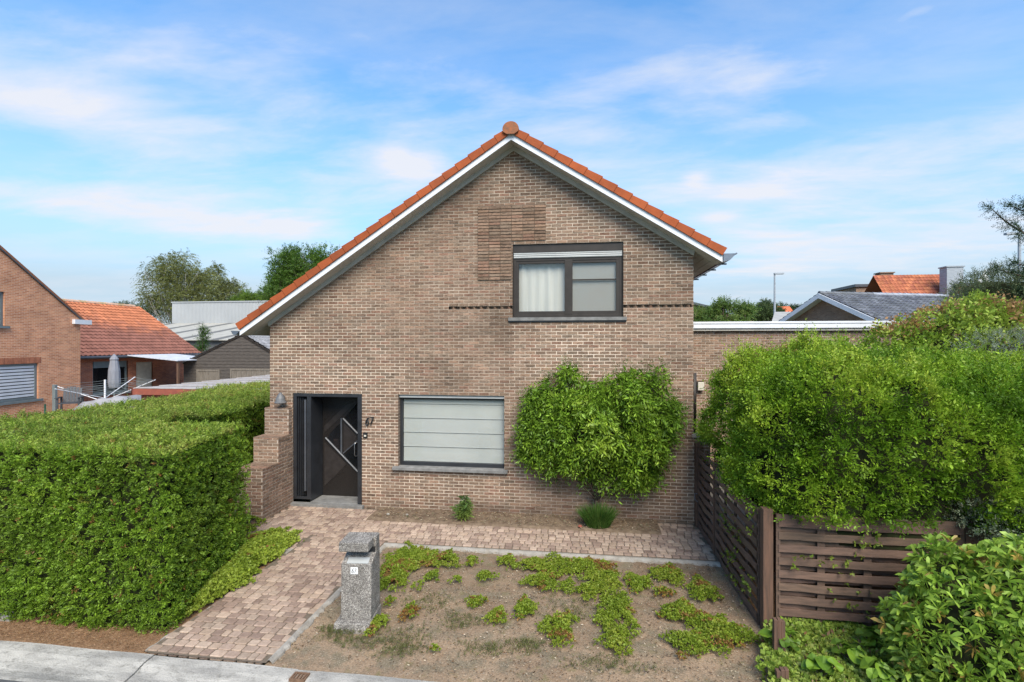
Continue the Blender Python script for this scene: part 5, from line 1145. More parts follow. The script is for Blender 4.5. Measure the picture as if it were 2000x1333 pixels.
# ------------------------------------------------------------------ vegetation
leafmat('leaf'); leafmat('leaf_glossy', .48, .35, .32); mat('bark', (.10, .075, .055), .9, (.06, .045, .035), 12, bump=.6); mat('birch_bark', (.35, .33, .30), .9, (.10, .09, .08), 6)
mat('dark_core', (.030, .040, .016), 1.0, (.022, .020, .012), 9, spec=0)  # solid dark twig-coloured filler behind the leaves
def core(name, pts_fn, parent):
    pass
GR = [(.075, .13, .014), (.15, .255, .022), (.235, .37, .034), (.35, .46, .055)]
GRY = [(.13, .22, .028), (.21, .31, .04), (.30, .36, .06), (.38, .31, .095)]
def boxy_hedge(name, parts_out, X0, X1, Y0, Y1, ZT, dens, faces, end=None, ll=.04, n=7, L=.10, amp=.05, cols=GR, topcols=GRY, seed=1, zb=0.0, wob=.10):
    """sheared hedge: leafy shoots over the sides and the top of a block"""
    V = []
    def side(P0, e1, e2, nr, den, cl, cl2, up):
        e1 = np.array(e1, float); e2 = np.array(e2, float); area = np.linalg.norm(np.cross(e1, e2)); k = int(area*den)
        a, b = rng.random(k), rng.random(k); p = np.array(P0, float)+a[:, None]*e1+b[:, None]*e2; nr = unit(np.array(nr, float))
        d = (vnoise(p, 1.6, 3, seed)-.5)*wob*2+(vnoise(p, 6, 2, seed+3)-.5)*amp*2.4
        rag = (rng.random(k) < .05)*rng.random(k)*.09; thinp = vnoise(p, 3.1, 2, seed+21) < .30; d = d-thinp*.035
        p = p+nr*(d+rag-.02*rng.random(k))[:, None]
        D = nr*.9+np.array([0, 0, up])+rng.normal(size=(k, 3))*.55
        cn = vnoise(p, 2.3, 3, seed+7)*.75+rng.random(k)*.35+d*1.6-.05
        c = lerp_cols(cl, cn); pat = np.clip((vnoise(p, 1.0, 2, seed+9)-.5)*3, 0, 1)[:, None]
        c = c*(1-.35*pat)+np.array([.10, .115, .035])*.35*pat
        br = (rng.random(k) < .012)[:, None]; c = np.where(br, np.array([.30, .16, .05]), c); bz = ((vnoise(p, 2.7, 2, seed+31) > .72) & (rng.random(k) < .5))[:, None]; c = np.where(bz, c*.6+np.array([.10, .05, .015]), c)
        V.append(sprays(p, D, L*(.7+.6*rng.random(k)), n, ll, ll*.42, 48, c, .27, flat=np.tile(nr, (k, 1))))
    for f in faces:
        if f == 'front': side((X0, Y0, zb), (X1-X0, 0, 0), (0, 0, ZT-zb), (0, -1, 0), dens, cols, None, .25)
        if f == 'right':
            if end: side((X1, Y0, zb), (end, Y1-Y0, 0), (0, 0, ZT-zb), ((Y1-Y0), -end, 0), dens*1.0, cols, None, .25)
            else: side((X1, Y0, zb), (0, Y1-Y0, 0), (0, 0, ZT-zb), (1, 0, 0), dens, cols, None, .25)
        if f == 'left': side((X0, Y0, zb), (0, Y1-Y0, 0), (0, 0, ZT-zb), (-1, 0, 0), dens*.4, cols, None, .25)
        if f == 'back': side((X0, Y1, zb), (X1-X0, 0, 0), (0, 0, ZT-zb), (0, 1, 0), dens*.4, cols, None, .25)
        if f == 'top':
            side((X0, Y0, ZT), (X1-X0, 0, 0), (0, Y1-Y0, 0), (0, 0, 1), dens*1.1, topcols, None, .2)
    return join(*V)
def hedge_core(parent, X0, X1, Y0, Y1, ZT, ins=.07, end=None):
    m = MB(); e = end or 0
    m.prism([(X0+ins, Y0+ins, 0), (X1-ins, Y0+ins, 0), (X1+e-ins, Y1-ins, 0), (X0+ins, Y1-ins, 0)], (0, 0, ZT-ins)); return m.build('dark_core', 'dark_core', parent)
# big clipped yew hedge, front left (its right end slants back)
h1 = thing('clipped_hedge', 'large box clipped green hedge in the left foreground', 'hedge')
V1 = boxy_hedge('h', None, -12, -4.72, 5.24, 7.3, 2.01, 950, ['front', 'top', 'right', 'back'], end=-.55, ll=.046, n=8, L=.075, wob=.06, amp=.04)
# the bit of the top beyond the slanted end is trimmed
Vv, Ff, Cc = V1; cen = Vv.reshape(-1, 4, 3).mean(1); keep = ~((cen[:, 0] > -4.70-(cen[:, 1]-5.24)*.267+.05) & (cen[:, 2] > 1.80))
keep &= ~(cen[:, 0] > -4.70-(cen[:, 1]-5.24)*.267+.13); keep &= ~((cen[:, 0] < -8.2) & (rng.random(len(cen)) < .55))
idx = np.where(keep)[0]; V1 = (Vv.reshape(-1, 4, 3)[idx].reshape(-1, 3), np.arange(len(idx)*4).reshape(-1, 4), Cc.reshape(-1, 4, 3)[idx].reshape(-1, 3))
ks = 420; ps_ = np.stack([rng.uniform(-9, -4.85, ks), np.where(rng.random(ks) < .5, 5.22, rng.uniform(5.2, 7.2, ks)), np.where(rng.random(ks) < .75, 2.0, rng.uniform(.1, 2, ks))], 1)
V1 = join(V1, sprays(ps_, np.stack([rng.normal(size=ks)*.35, rng.normal(size=ks)*.3-.15, .8+rng.random(ks)*.4], 1), .10+.10*rng.random(ks), 12, .045, .016, 45, lerp_cols(GR[1:], rng.random(ks)), .2))
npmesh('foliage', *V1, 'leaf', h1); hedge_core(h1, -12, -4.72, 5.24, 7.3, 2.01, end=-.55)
h2 = thing('boundary_hedge', 'darker hedge running back along the house behind the big hedge', 'hedge')
V2 = boxy_hedge('h', None, -10.1, -7.2, 7.45, 12.3, 1.96, 520, ['top', 'right'], end=-.75, ll=.05, n=7, L=.11, seed=5, wob=.13)
V2b = boxy_hedge('h', None, -10.6, -7.95, 12.3, 17.5, 1.96, 300, ['top', 'right'], ll=.06, n=6, L=.13, seed=6, wob=.13)
npmesh('foliage', *join(V2, V2b), 'leaf', h2); hedge_core(h2, -10.1, -7.3, 7.45, 12.3, 1.93, .10, end=-.75); hedge_core(h2, -10.6, -8.0, 12.2, 17.5, 1.93, .10)
ng = MB()

# right: big bushy conifer hedge swelling over the fence; outline as a height and bulge field
h3 = thing('bushy_conifer_hedge', 'tall bushy bright green conifer hedge bulging over the brown fence', 'hedge')
def shell(cs, n, zmin=None, qq=2):
    """random points on the outside of a union of rounded blobs (centre, radii); returns points and normals"""
    w_ = np.array([r[0]*r[1]+r[1]*r[2]+r[0]*r[2] for _, r in cs]); w_ = w_/w_.sum(); P_, N_ = [], []
    for (c, r), q in zip(cs, w_):
        k = int(n*q); c, r = np.array(c, float), np.array(r, float)
        if qq > 2:                                    # even spread over the six sides of a boxy blob
            ar = np.array([r[1]*r[2], r[0]*r[2], r[0]*r[1]]); ax = rng.choice(3, k, p=ar/ar.sum()); d = rng.random((k, 3))*2-1; d[np.arange(k), ax] = np.where(rng.random(k) < .5, -1, 1)
        else: d = rand_dirs(k)
        d = d*((np.abs(d)**qq).sum(1)**(-1/qq))[:, None]; p = c+d*r; nr = unit(np.sign(d)*np.abs(d)**(qq-1)/r); ok = np.ones(k, bool)
        for c2, r2 in cs:
            c2, r2 = np.array(c2, float), np.array(r2, float)
            if np.allclose(c, c2): continue
            ok &= (np.abs((p-c2)/r2)**qq).sum(1) > .93
        if zmin is not None: ok &= p[:, 2] > zmin
        P_.append(p[ok]); N_.append(nr[ok])
    return np.concatenate(P_), np.concatenate(N_)
def blob_core(parent, cs, sc=.86, name='dark_core', m_='dark_core', zmin=None, qq=2):
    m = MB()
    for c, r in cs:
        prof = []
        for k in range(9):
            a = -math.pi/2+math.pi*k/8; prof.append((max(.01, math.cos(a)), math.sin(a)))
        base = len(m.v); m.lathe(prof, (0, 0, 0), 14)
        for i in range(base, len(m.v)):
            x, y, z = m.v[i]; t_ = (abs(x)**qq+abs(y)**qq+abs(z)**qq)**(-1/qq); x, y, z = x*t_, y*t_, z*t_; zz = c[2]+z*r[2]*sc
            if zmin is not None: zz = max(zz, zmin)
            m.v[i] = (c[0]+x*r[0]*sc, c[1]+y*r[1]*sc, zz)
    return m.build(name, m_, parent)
cs3 = [((3.62, 8.15, 1.5), (1.36, 1.5, 1.55)), ((3.7, 7.1, 1.45), (1.55, .95, 1.42)), ((5.0, 7.9, 1.5), (1.5, 1.5, 1.40)), ((5.3, 7.1, 1.5), (1.5, 1.0, 1.10)), ((6.9, 7.6, 1.4), (1.6, 1.5, 1.0)), ((8.4, 7.7, 1.4), (1.5, 1.5, .95))]
p, nr = shell(cs3, 165000, 1.30, 4); k = len(p)
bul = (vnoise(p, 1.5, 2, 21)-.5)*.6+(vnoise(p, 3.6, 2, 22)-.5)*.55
vis = (nr[:, 1] < .4) | (nr[:, 2] > .3) | (rng.random(k) < .2); p, nr, bul = p[vis], nr[vis], bul[vis]; k = len(p); vis = rng.random(k) < np.where(p[:, 0] > 6.5, .45, .9); p, nr, bul = p[vis], nr[vis], bul[vis]; k = len(p)
p = p+nr*bul[:, None]; D = nr*1.0+np.array([0, -.05, .28])+rng.normal(size=(k, 3))*.4
cn = vnoise(p, 1.8, 3, 23)*.8+rng.random(k)*.25+bul*1.5+np.clip(p[:, 2]-1.6, 0, 2)*.10-.10  # shade put into leaf colour: gaps darker, bulges and crown lighter
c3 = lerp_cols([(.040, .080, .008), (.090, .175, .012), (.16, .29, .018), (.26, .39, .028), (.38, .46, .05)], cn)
dead = np.exp(-(((p-np.array([3.05, 8.4, 3.0]))/np.array([.28, .35, .22]))**2).sum(1)) > rng.random(k)
c3[dead] = np.array([.42, .25, .11])*(.7+.5*rng.random((dead.sum(), 1)))
len3 = .13*(.6+.9*rng.random(k)); big = rng.random(k) < .10; len3[big] *= 1.9
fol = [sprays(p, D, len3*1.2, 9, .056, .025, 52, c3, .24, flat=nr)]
# feathery tufts along the crown
kk = 900; sel = rng.choice(np.where(p[:, 2] > 2.2)[0], kk); fol.append(sprays(p[sel], D[sel]*.3+np.array([0, 0, .9]), .30*(.6+.6*rng.random(kk)), 20, .06, .012, 45, c3[sel]*1.15, .15))
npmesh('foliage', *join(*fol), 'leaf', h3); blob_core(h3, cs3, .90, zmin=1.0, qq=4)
br = []
for k in range(9): x = 2.7+k*.6; br.append((limb((x, 7.9, 0), (x+random.uniform(-.2, .2), 7.7, 1.6), .03), .07, .03))
branches('trunk', br, 'bark', h3)

# bushes behind it: reddish green shrub, blue grey junipers, bare twiggy one, conifer bough
def shrub(name, label, cat, cs, n, cols, ll, lw, L, nl, ang, base, seed, hexa=False, droop=0., whorl=False, zmin=.1, mt='leaf', bulg=.35, tipcols=None, corek=.8, group=None, up=.35):
    t = thing(name, label, cat, group=group); p, nr = shell(cs, n, zmin); k = len(p)
    b = (vnoise(p, 1.7, 3, seed)-.5)*bulg*2; depth = rng.random(k)**2*.25; p = p+nr*(b-depth)[:, None]
    D = nr*.8+np.array([0, 0, up])+rng.normal(size=(k, 3))*.5
    cn = vnoise(p, 2.2, 3, seed+1)*.8+rng.random(k)*.35+b*.5-.05; c = lerp_cols(cols, cn)
    if hexa: yl = rng.random(k) < .06; c[yl] = lerp_cols([(.50, .38, .08), (.30, .16, .06)], rng.random(yl.sum()))
    if tipcols is not None:
        mk = (vnoise(p, 2.0, 2, seed+2)*.7+(p[:, 2]-p[:, 2].min())/np.ptp(p[:, 2])*.45+rng.random(k)*.35) > .97; c[mk] = lerp_cols(tipcols, rng.random(mk.sum()))
    npmesh('foliage', *sprays(p, D, L*(.6+.8*rng.random(k)), nl, ll, lw, ang, c, .16, whorl=whorl, droop=droop, hexa=hexa), mt, t)
    if corek: blob_core(t, cs, corek, zmin=zmin*.9)
    bx, by = base; lines = []
    for c_, r_ in cs[:6]: lines.append((limb((bx+random.uniform(-.1, .1), by, 0), (c_[0], c_[1], c_[2]+r_[2]*.5), .12), .045, .012))
    branches('stems', lines, 'bark', t); return t
def C(u, v, Y): return tuple(P(u, v, Y=Y))
shrub('reddish_shrub', 'tall loose shrub with yellow green and reddish leaves behind the conifer hedge', 'shrub',
      [(C(1800, 690, 9.6), (.62, .5, .55)), (C(1845, 668, 9.7), (.55, .55, .50)), (C(1925, 640, 9.8), (.55, .55, .50)), (C(1950, 680, 9.6), (.7, .6, .7)), (C(1870, 720, 9.4), (.9, .6, .6)), (C(1765, 730, 9.4), (.35, .4, .35))],
      9000, [(.14, .22, .03), (.24, .36, .04), (.36, .46, .07), (.46, .48, .11)], .085, .048, .16, 5, 55, (7.6, 9.6), 41, tipcols=[(.42, .19, .09), (.40, .28, .10), (.46, .25, .14)], corek=.62, zmin=2.2)
shrub('juniper', 'blue grey green juniper with dry brown twigs at the right edge', 'shrub',
      [(C(1900, 760, 8.7), (.6, .45, .35)), (C(1975, 720, 8.9), (.8, .5, .55)), (C(1985, 800, 8.4), (.8, .5, .35)), (C(1940, 700, 9.0), (.4, .4, .35))],
      6500, [(.17, .23, .15), (.28, .34, .24), (.38, .43, .32), (.13, .10, .06)], .035, .010, .16, 12, 35, (7.9, 8.8), 51, corek=.7, zmin=2.0)
shrub('dark_conifer_shrub', 'dark dull green bush with brown twigs below the conifer bough', 'shrub',
      [(C(1985, 620, 11.5), (1.2, .8, .95)), (C(1935, 580, 12.5), (.75, .6, .45)), (C(1990, 690, 11), (1.2, .7, .7))],
      6000, [(.06, .09, .04), (.11, .15, .06), (.17, .20, .10), (.24, .19, .12)], .05, .016, .2, 10, 40, (10.2, 11.6), 61, corek=.75, zmin=2.5)
# conifer with an open bough reaching in from the right
ct = thing('conifer_tree', 'open dark conifer bough reaching in from the right edge', 'tree')
tx = P(2060, 500, Y=11.0); lines = [([(tx.x, 11, 0), (tx.x, 11, 3), (tx.x, 11, 6.2)], .14, .05)]; PP, DD = [], []
for (ub, vb, ut, vt_) in ((2050, 480, 1937, 408), (2055, 450, 1975, 403), (2050, 560, 1950, 527), (2055, 540, 1985, 515), (2060, 430, 2005, 400), (2060, 600, 1990, 570), (2050, 500, 1985, 440)):
    a_, b_2 = P(ub, vb, Y=11.0), P(ut, vt_, Y=10.8+random.uniform(-.4, .4)); q = limb(a_, b_2, .06, 8); lines.append((q, .03, .006))
    for i in range(8):
        for _ in range(9):
            f = q[i].lerp(q[min(i+1, 7)], random.random()); d = Vector((random.uniform(-1, 0), random.uniform(-.8, .8), random.uniform(-.4, .9))).normalized(); PP.append(f); DD.append(d)
branches('trunk', lines, 'bark', ct)
npmesh('foliage', *sprays(np.array([list(v) for v in PP]), np.array([list(v) for v in DD]), .22, 14, .06, .014, 50, lerp_cols([(.03, .06, .03), (.06, .10, .045)], rng.random(len(PP))), .2), 'leaf', ct)

# laurel-leaved shrub, bottom right
lau = shrub('glossy_leaf_shrub', 'light green shrub with long glossy leaves in the bottom right corner', 'shrub',
      [((3.62, 5.35, .45), (.60, .55, .62)), ((4.15, 5.35, .62), (.75, .7, .74)), ((3.7, 5.2, .30), (.70, .40, .45)), ((4.6, 5.4, .60), (.9, .65, .7)), ((3.55, 5.55, .75), (.32, .30, .52)), ((5.2, 5.6, .6), (.9, .7, .75)), ((4.5, 5.3, .2), (.9, .45, .5))],
      8600, [(.10, .20, .02), (.21, .34, .04), (.33, .47, .07), (.46, .57, .17)], .088, .025, .11, 8, 58, (4.2, 5.2), 71, hexa=True, whorl=True, zmin=.05, mt='leaf_glossy', bulg=.14, corek=.80)
# variegated small shrub by the fence end
shrub('pale_leaf_shrub', 'pale grey green small leaved shrub beside the end of the front fence', 'shrub',
      [(C(1925, 1010, 6.2), (.28, .2, .16)), (C(1980, 1030, 6.1), (.30, .22, .2)), (C(1975, 990, 6.2), (.22, .2, .16))],
      1500, [(.16, .22, .12), (.30, .36, .24), (.22, .14, .08)], .035, .015, .08, 8, 55, (4.7, 6.1), 81, corek=.5, zmin=.7)
# ivy carpet and elephant-ear leaves at the foot of the fence
def carpet(polyp, n, zf):
    poly = np.array([G(u, v, .08) for u, v in polyp]); lo, hi = poly.min(0), poly.max(0); q = lo+rng.random((n*3, 2))*(hi-lo); ins = np.zeros(len(q), bool); j = len(poly)-1
    for i in range(len(poly)):
        xi, yi = poly[i]; xj, yj = poly[j]; c = ((yi > q[:, 1]) != (yj > q[:, 1])) & (q[:, 0] < (xj-xi)*(q[:, 1]-yi)/(yj-yi+1e-12)+xi); ins ^= c; j = i
    q = q[ins][:n]; return np.concatenate([q, zf(q)[:, None]], 1)
mnd = lambda q: .0+.05*np.clip((q[:, 1]-4.9)/1.2, 0, 1)+.06*(vnoise(np.c_[q, q[:, :1]*0], 4, 2, 90)-.5)
pi_ = carpet([(1500, 1225), (1540, 1205), (1700, 1210), (1790, 1235), (1900, 1280), (1800, 1340), (1540, 1380), (1490, 1300)], 3400, mnd)
D = np.tile(np.array([0, -.3, 1.]), (len(pi_), 1))+rng.normal(size=(len(pi_), 3))*.5
ci = lerp_cols([(.10, .17, .025), (.20, .30, .04), (.33, .42, .08), (.46, .46, .18)], vnoise(pi_, 4, 2, 91)*.6+rng.random(len(pi_))*.5)
iv = npmesh('ivy_carpet', *sprays(pi_, D, .08, 5, .045, .036, 60, ci, .2, whorl=True), 'leaf'); tag(iv, 'low yellow green ivy covering the bed at the foot of the fence', 'ground cover', kind='stuff')
# leaves poking through the fence slats
kk = 260; zz = rng.random(kk)*1.15+.05; pf = np.where((rng.random(kk) < .6)[:, None], np.stack([2.3+rng.random(kk)*1.7, np.full(kk, FYc-.06), zz], 1), np.stack([np.full(kk, FXc-.09), 6.5+rng.random(kk)**1.5*1.4, zz], 1))
pf = pf[vnoise(pf, 3, 1, 92) > .52]
tag(npmesh('ivy_shoots', *sprays(pf, np.tile([-.3, -.7, .2], (len(pf), 1))+rng.normal(size=(len(pf), 3))*.4, .05, 4, .04, .026, 60, lerp_cols([(.14, .22, .03), (.26, .30, .05)], rng.random(len(pf))), .2, whorl=True), 'leaf'), 'small ivy shoots poking out between the fence slats', 'ivy', kind='stuff')
# round-leaved bergenia plants
def round_leaf_plant(x, y, z, n, r, label):
    t = thing('round_leaf_plant', label, 'plant', group='round leaved plants in the bed'); m = MB(); st = MB()
    for k in range(n):
        a = random.uniform(0, 6.28); rr = random.uniform(.2, 1)*r; c = Vector((x+math.cos(a)*rr, y+math.sin(a)*rr, z+random.uniform(.06, .16))); tl_ = Matrix.Rotation(a, 3, 'Z') @ Matrix.Rotation(random.uniform(.1, .8), 3, 'Y'); s = random.uniform(.045, .085)
        col = random.choice([(.13, .24, .025), (.19, .32, .03), (.27, .40, .05), (.10, .18, .02)])
        ring = [c+tl_ @ Vector((math.cos(b)*s*1.1, math.sin(b)*s*.92, .012*math.sin(3*b)+.018*abs(math.sin(b)))) for b in np.linspace(0, 6.28, 13)[:-1]]
        for i in range(12): m.poly([c, ring[i], ring[(i+1) % 12]], col)
        st.tube([(x, y, z-.05), (c.x*.6+x*.4, c.y*.6+y*.4, z+.05), c], .005, 4)
    m.build('leaves', 'leaf_glossy', t); st.build('stems', 'bark', t)
for u, v, r, lb in ((1530, 1262, .16, 'cluster of big round green leaves beside the low weathered post'), (1600, 1310, .17, 'round leaved plant at the bottom edge right of the posts'), (1665, 1290, .14, 'small round leaved plant in the middle of the ivy bed'), (1715, 1262, .16, 'round leaved plant nearest the bottom of the front fence'), (1790, 1325, .22, 'large round leaved plant at the bottom edge under the glossy shrub'), (1720, 1330, .15, 'round leaved plant with dead leaves around it at the bottom edge')):
    x, y = G(u, v, .12); round_leaf_plant(x, y, .10, 13, r, lb)
kk = 500; dl = carpet([(1560, 1240), (1830, 1250), (1860, 1400), (1560, 1400)], kk, lambda q: mnd(q)+.03); tag(npmesh('dead_leaves', *sprays(dl, rng.normal(size=(len(dl), 3)), .05, 3, .07, .030, 70, lerp_cols([(.22, .10, .05), (.40, .26, .15), (.14, .06, .04)], rng.random(len(dl))), .2, whorl=True), 'leaf'), 'dry brown dead leaves lying between the bed plants', 'leaf litter', kind='stuff')

# ------------------------------------------------------------------ climber on the facade
wis = thing('wall_shrub', 'bushy green climbing shrub with drooping leaves trained on the brick facade', 'shrub')
outl = [(1022, 900), (1018, 850), (1026, 800), (1042, 765), (1075, 745), (1100, 735), (1112, 712), (1128, 738), (1165, 752), (1195, 742), (1215, 726), (1250, 728), (1285, 722), (1302, 740), (1300, 772), (1326, 795), (1318, 830), (1312, 852), (1290, 865), (1292, 900), (1272, 938), (1244, 952), (1215, 945), (1192, 960), (1172, 925), (1150, 940), (1130, 918), (1105, 905), (1080, 935), (1058, 912), (1030, 900)]
YWs = FY-.38; op = np.array([(P(u, v, Y=YWs).x, P(u, v, Y=YWs).z) for u, v in outl])
def inside(q, poly):
    ins = np.zeros(len(q), bool); j = len(poly)-1
    for i in range(len(poly)):
        xi, yi = poly[i]; xj, yj = poly[j]; ins ^= ((yi > q[:, 1]) != (yj > q[:, 1])) & (q[:, 0] < (xj-xi)*(q[:, 1]-yi)/(yj-yi+1e-12)+xi); j = i
    return ins
lo, hi = op.min(0), op.max(0); nc = 5600; q = lo+rng.random((nc*2, 2))*(hi-lo); q = q[inside(q+rng.normal(size=q.shape)*.03, op)][:nc]
cl = vnoise(np.c_[q[:, 0], q[:, 0]*0, q[:, 1]], 3.0, 3, 101); cen_ = op.mean(0); rr_ = np.clip(1-np.linalg.norm((q-cen_)/np.array([1.35, 1.2]), axis=1), 0, 1)
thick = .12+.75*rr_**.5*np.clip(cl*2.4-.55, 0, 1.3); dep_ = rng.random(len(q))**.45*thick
hol = vnoise(np.c_[q[:, 0], q[:, 0]*0, q[:, 1]], 4.5, 2, 107); thin = ((cl < .42) & (rng.random(len(q)) < .6)) | ((hol < .37) & (rng.random(len(q)) < .92)); q, dep_, cl = q[~thin], dep_[~thin], cl[~thin]
pw = np.stack([q[:, 0], FY-.05-dep_, q[:, 1]], 1); k = len(pw)
D = np.stack([rng.normal(size=k)*.55+(q[:, 0]-cen_[0])*.25, -.75+rng.normal(size=k)*.25, .05+rng.normal(size=k)*.4], 1)
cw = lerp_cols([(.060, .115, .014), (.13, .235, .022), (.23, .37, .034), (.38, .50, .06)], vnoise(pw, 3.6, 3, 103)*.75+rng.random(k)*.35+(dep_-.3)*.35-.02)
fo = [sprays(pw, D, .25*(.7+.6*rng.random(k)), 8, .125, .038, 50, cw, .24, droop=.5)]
kk = 500; e_i = rng.integers(0, len(op), kk); ff_ = rng.random((kk, 1)); ep = op[e_i]*(1-ff_)+op[(e_i+1) % len(op)]*ff_+rng.normal(size=(kk, 2))*.07
pe_ = np.stack([ep[:, 0], FY-.04-rng.random(kk)*.25, ep[:, 1]], 1); fo.append(sprays(pe_, np.c_[(ep-cen_)[:, 0]*.5, -.2*np.ones(kk), (ep-cen_)[:, 1]*.4+.1]+rng.normal(size=(kk, 3))*.25, .24, 9, .055, .015, 50, lerp_cols([(.05, .12, .02), (.12, .19, .03)], rng.random(kk)), .15, droop=.3))
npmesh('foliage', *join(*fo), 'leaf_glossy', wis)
bx = P(1165, 990, Y=FY-.28); lines = [([(bx.x, FY-.28, 0), (bx.x-.02, FY-.25, .25), (bx.x+.01, FY-.2, .5)], .035, .028), ([(bx.x+.05, FY-.26, 0), (bx.x+.06, FY-.24, .3), (bx.x+.1, FY-.2, .6)], .022, .018)]
for u, v in ((1060, 830), (1100, 730), (1150, 780), (1210, 760), (1280, 760), (1300, 820), (1250, 900), (1080, 900), (1110, 715), (1190, 860), (1270, 730)):
    t_ = P(u, v, Y=FY-.15); lines.append((limb((bx.x, FY-.22, .42), (t_.x, FY-.12, t_.z), .10, 7), .020, .006))
branches('stems', lines, 'bark', wis)
# grass-like clump at its foot
gcx, gcy = bx.x+.02, FY-.50; gt2 = MB()
kk = 1100; a = rng.random(kk)*6.28; r_ = rng.random(kk)**.6; base = np.stack([gcx+np.cos(a)*r_*.20, gcy+np.sin(a)*r_*.12, np.full(kk, .04)], 1); D = np.stack([np.cos(a)*r_*.45, np.sin(a)*r_*.35, np.ones(kk)], 1)+rng.normal(size=(kk, 3))*.08
L_ = .40*(.6+.5*rng.random(kk)); D = unit(D); sd_ = unit(np.cross(D, rand_dirs(kk)))*.0045; mid = base+D*L_[:, None]*.55; tip = base+D*L_[:, None]+np.c_[np.cos(a)*r_, np.sin(a)*r_, -r_*.6]*.06
Vg = np.stack([base-sd_, base+sd_, mid+sd_, mid-sd_, mid-sd_, mid+sd_, tip+sd_*.2, tip-sd_*.2], 1).reshape(-1, 3); Fg = np.arange(len(Vg)).reshape(-1, 4); Cg = np.repeat(lerp_cols([(.035, .10, .015), (.07, .16, .025), (.14, .22, .05)], rng.random(kk)), 8, axis=0)
tag(npmesh('grass_clump', Vg, Fg, Cg, 'leaf'), 'fine upright dark green grassy clump under the wall shrub', 'plant')
# spurge-like plant with whorls of narrow leaves
pl2 = thing('narrow_leaf_plant', 'small upright plant with narrow drooping leaves against the wall below the window', 'plant'); PP, DD = [], []; lines = []
bq = P(908, 1016, Z=.06)
for (du, top, n_) in ((-.16, .30, 9), (.0, .52, 16), (.07, .40, 12), (-.09, .36, 9)):
    q_ = [Vector((bq.x, bq.y, .04)), Vector((bq.x+du*.6, bq.y, top*.5)), Vector((bq.x+du, bq.y-.03, top))]; lines.append((q_, .010, .006))
    for i in range(n_): f = .25+.75*i/n_; c = q_[0].lerp(q_[1], f*2) if f < .5 else q_[1].lerp(q_[2], f*2-1); PP.append(list(c)); DD.append([.05, -.1, 1])
branches('stems', lines, 'bark', pl2); PP = np.array(PP); DD = np.array(DD)
npmesh('leaves', *sprays(PP, DD, .03, 13, .115, .020, 78, lerp_cols([(.05, .11, .03), (.11, .19, .05), (.22, .28, .06)], 1-(PP[:, 2]*1.6)+rng.random(len(PP))*.3), .15, whorl=True, droop=.35), 'leaf_glossy', pl2)

# ------------------------------------------------------------------ low succulent ground cover
def clump_pts(cu, cv, ru, rv, dens=1.0, zb=0.0, hgt=.07, n=None):
    x, y = G(cu, cv); x2, _ = G(cu+ru, cv); _, y2_ = G(cu, cv-rv); rx, ry = abs(x2-x), abs(y2_-y); k = n or max(30, int(rx*ry*3.14*4300*dens)); a = rng.random(k)*6.28; r = np.sqrt(rng.random(k)); 
    wob = 1+.28*np.sin(a*3+cu)+.15*np.sin(a*5+cv)+.16*np.sin(a*9+cu*2)+rng.normal(size=k)*.10; X = x+np.cos(a)*r*rx*wob; Y = y+np.sin(a)*r*ry*wob; Zz = zb+.01+hgt*(1-r**2)*(.6+.5*rng.random(k)); return np.stack([X, Y, Zz], 1)
SED = [(.11, .17, .015), (.19, .27, .025), (.28, .35, .04), (.36, .36, .06)]
def sedum(pts, seed, red=.12, cols=SED, ll=.021, lw=.018):
    if seed > 250: pts = pts[vnoise(pts, 9, 2, seed+5) > .36]
    k = len(pts); D = np.tile(np.array([0, -.15, 1.]), (k, 1))+rng.normal(size=(k, 3))*.35
    c = lerp_cols(cols, vnoise(pts, 3.5, 2, seed)*.6+rng.random(k)*.45); mk = vnoise(pts, 5, 2, seed+1)+rng.random(k)*.25 > 1-red*1.6; c[mk] = lerp_cols([(.30, .13, .05), (.32, .22, .06)], rng.random(mk.sum()))
    return sprays(pts, D, .03, 6, ll, lw, 62, c, .15, whorl=True)
single = [  # centre u, v, radii, label
 (1373, 1156, 26, 19, 'rounded green clump close to the side fence, highest on the right'),
 (1330, 1202, 36, 20, 'wide low green clump left of the cluster by the fence corner'),
 (1403, 1240, 55, 32, 'largest green clump beside the fence corner post'),
 (1345, 1262, 38, 20, 'yellow green clump at the lower left of the fence corner cluster'),
 (1245, 1142, 24, 14, 'small green clump under the terrace edge, right of the long patch'),
 (1305, 1126, 30, 15, 'green clump touching the terrace edge near the fence'),
 (1296, 1162, 20, 7, 'very flat small clump between two bigger ones near the fence'),
 (1092, 1230, 30, 28, 'round yellowish reddish clump alone in the lower middle of the bare soil'),
 (1026, 1192, 20, 17, 'small round green clump in the middle of the bare soil'),
 (971, 1208, 18, 14, 'small leafy clump left of the middle of the bare soil'),
 (930, 1180, 17, 9, 'tiny flat reddish clump below the gap in the long green patch'),
 (735, 1225, 14, 20, 'bright green tuft touching the letterbox pillar base'),
 (800, 1200, 14, 14, 'small reddish green clump right of the letterbox pillar'),
 (848, 1275, 7, 5, 'tiny seedling clump low on the sand')]
for i, (u, v, ru, rv, lab) in enumerate(single):
    tag(npmesh('sedum_clump', *sedum(clump_pts(u, v, ru, rv, 1.0, -.01, .05+.0008*ru), 200+i), 'leaf'), lab, 'plant', 'single succulent clumps on the bare soil')
def patch(name, label, cl_, red, seed, dens=1.0, hgt=.06, zb=-.005, cols=SED, **k):
    tag(npmesh(name, *sedum(np.concatenate([clump_pts(*c, dens, zb, hgt) for c in cl_]), seed, red, cols, **k), 'leaf'), label, 'ground cover', kind='stuff')
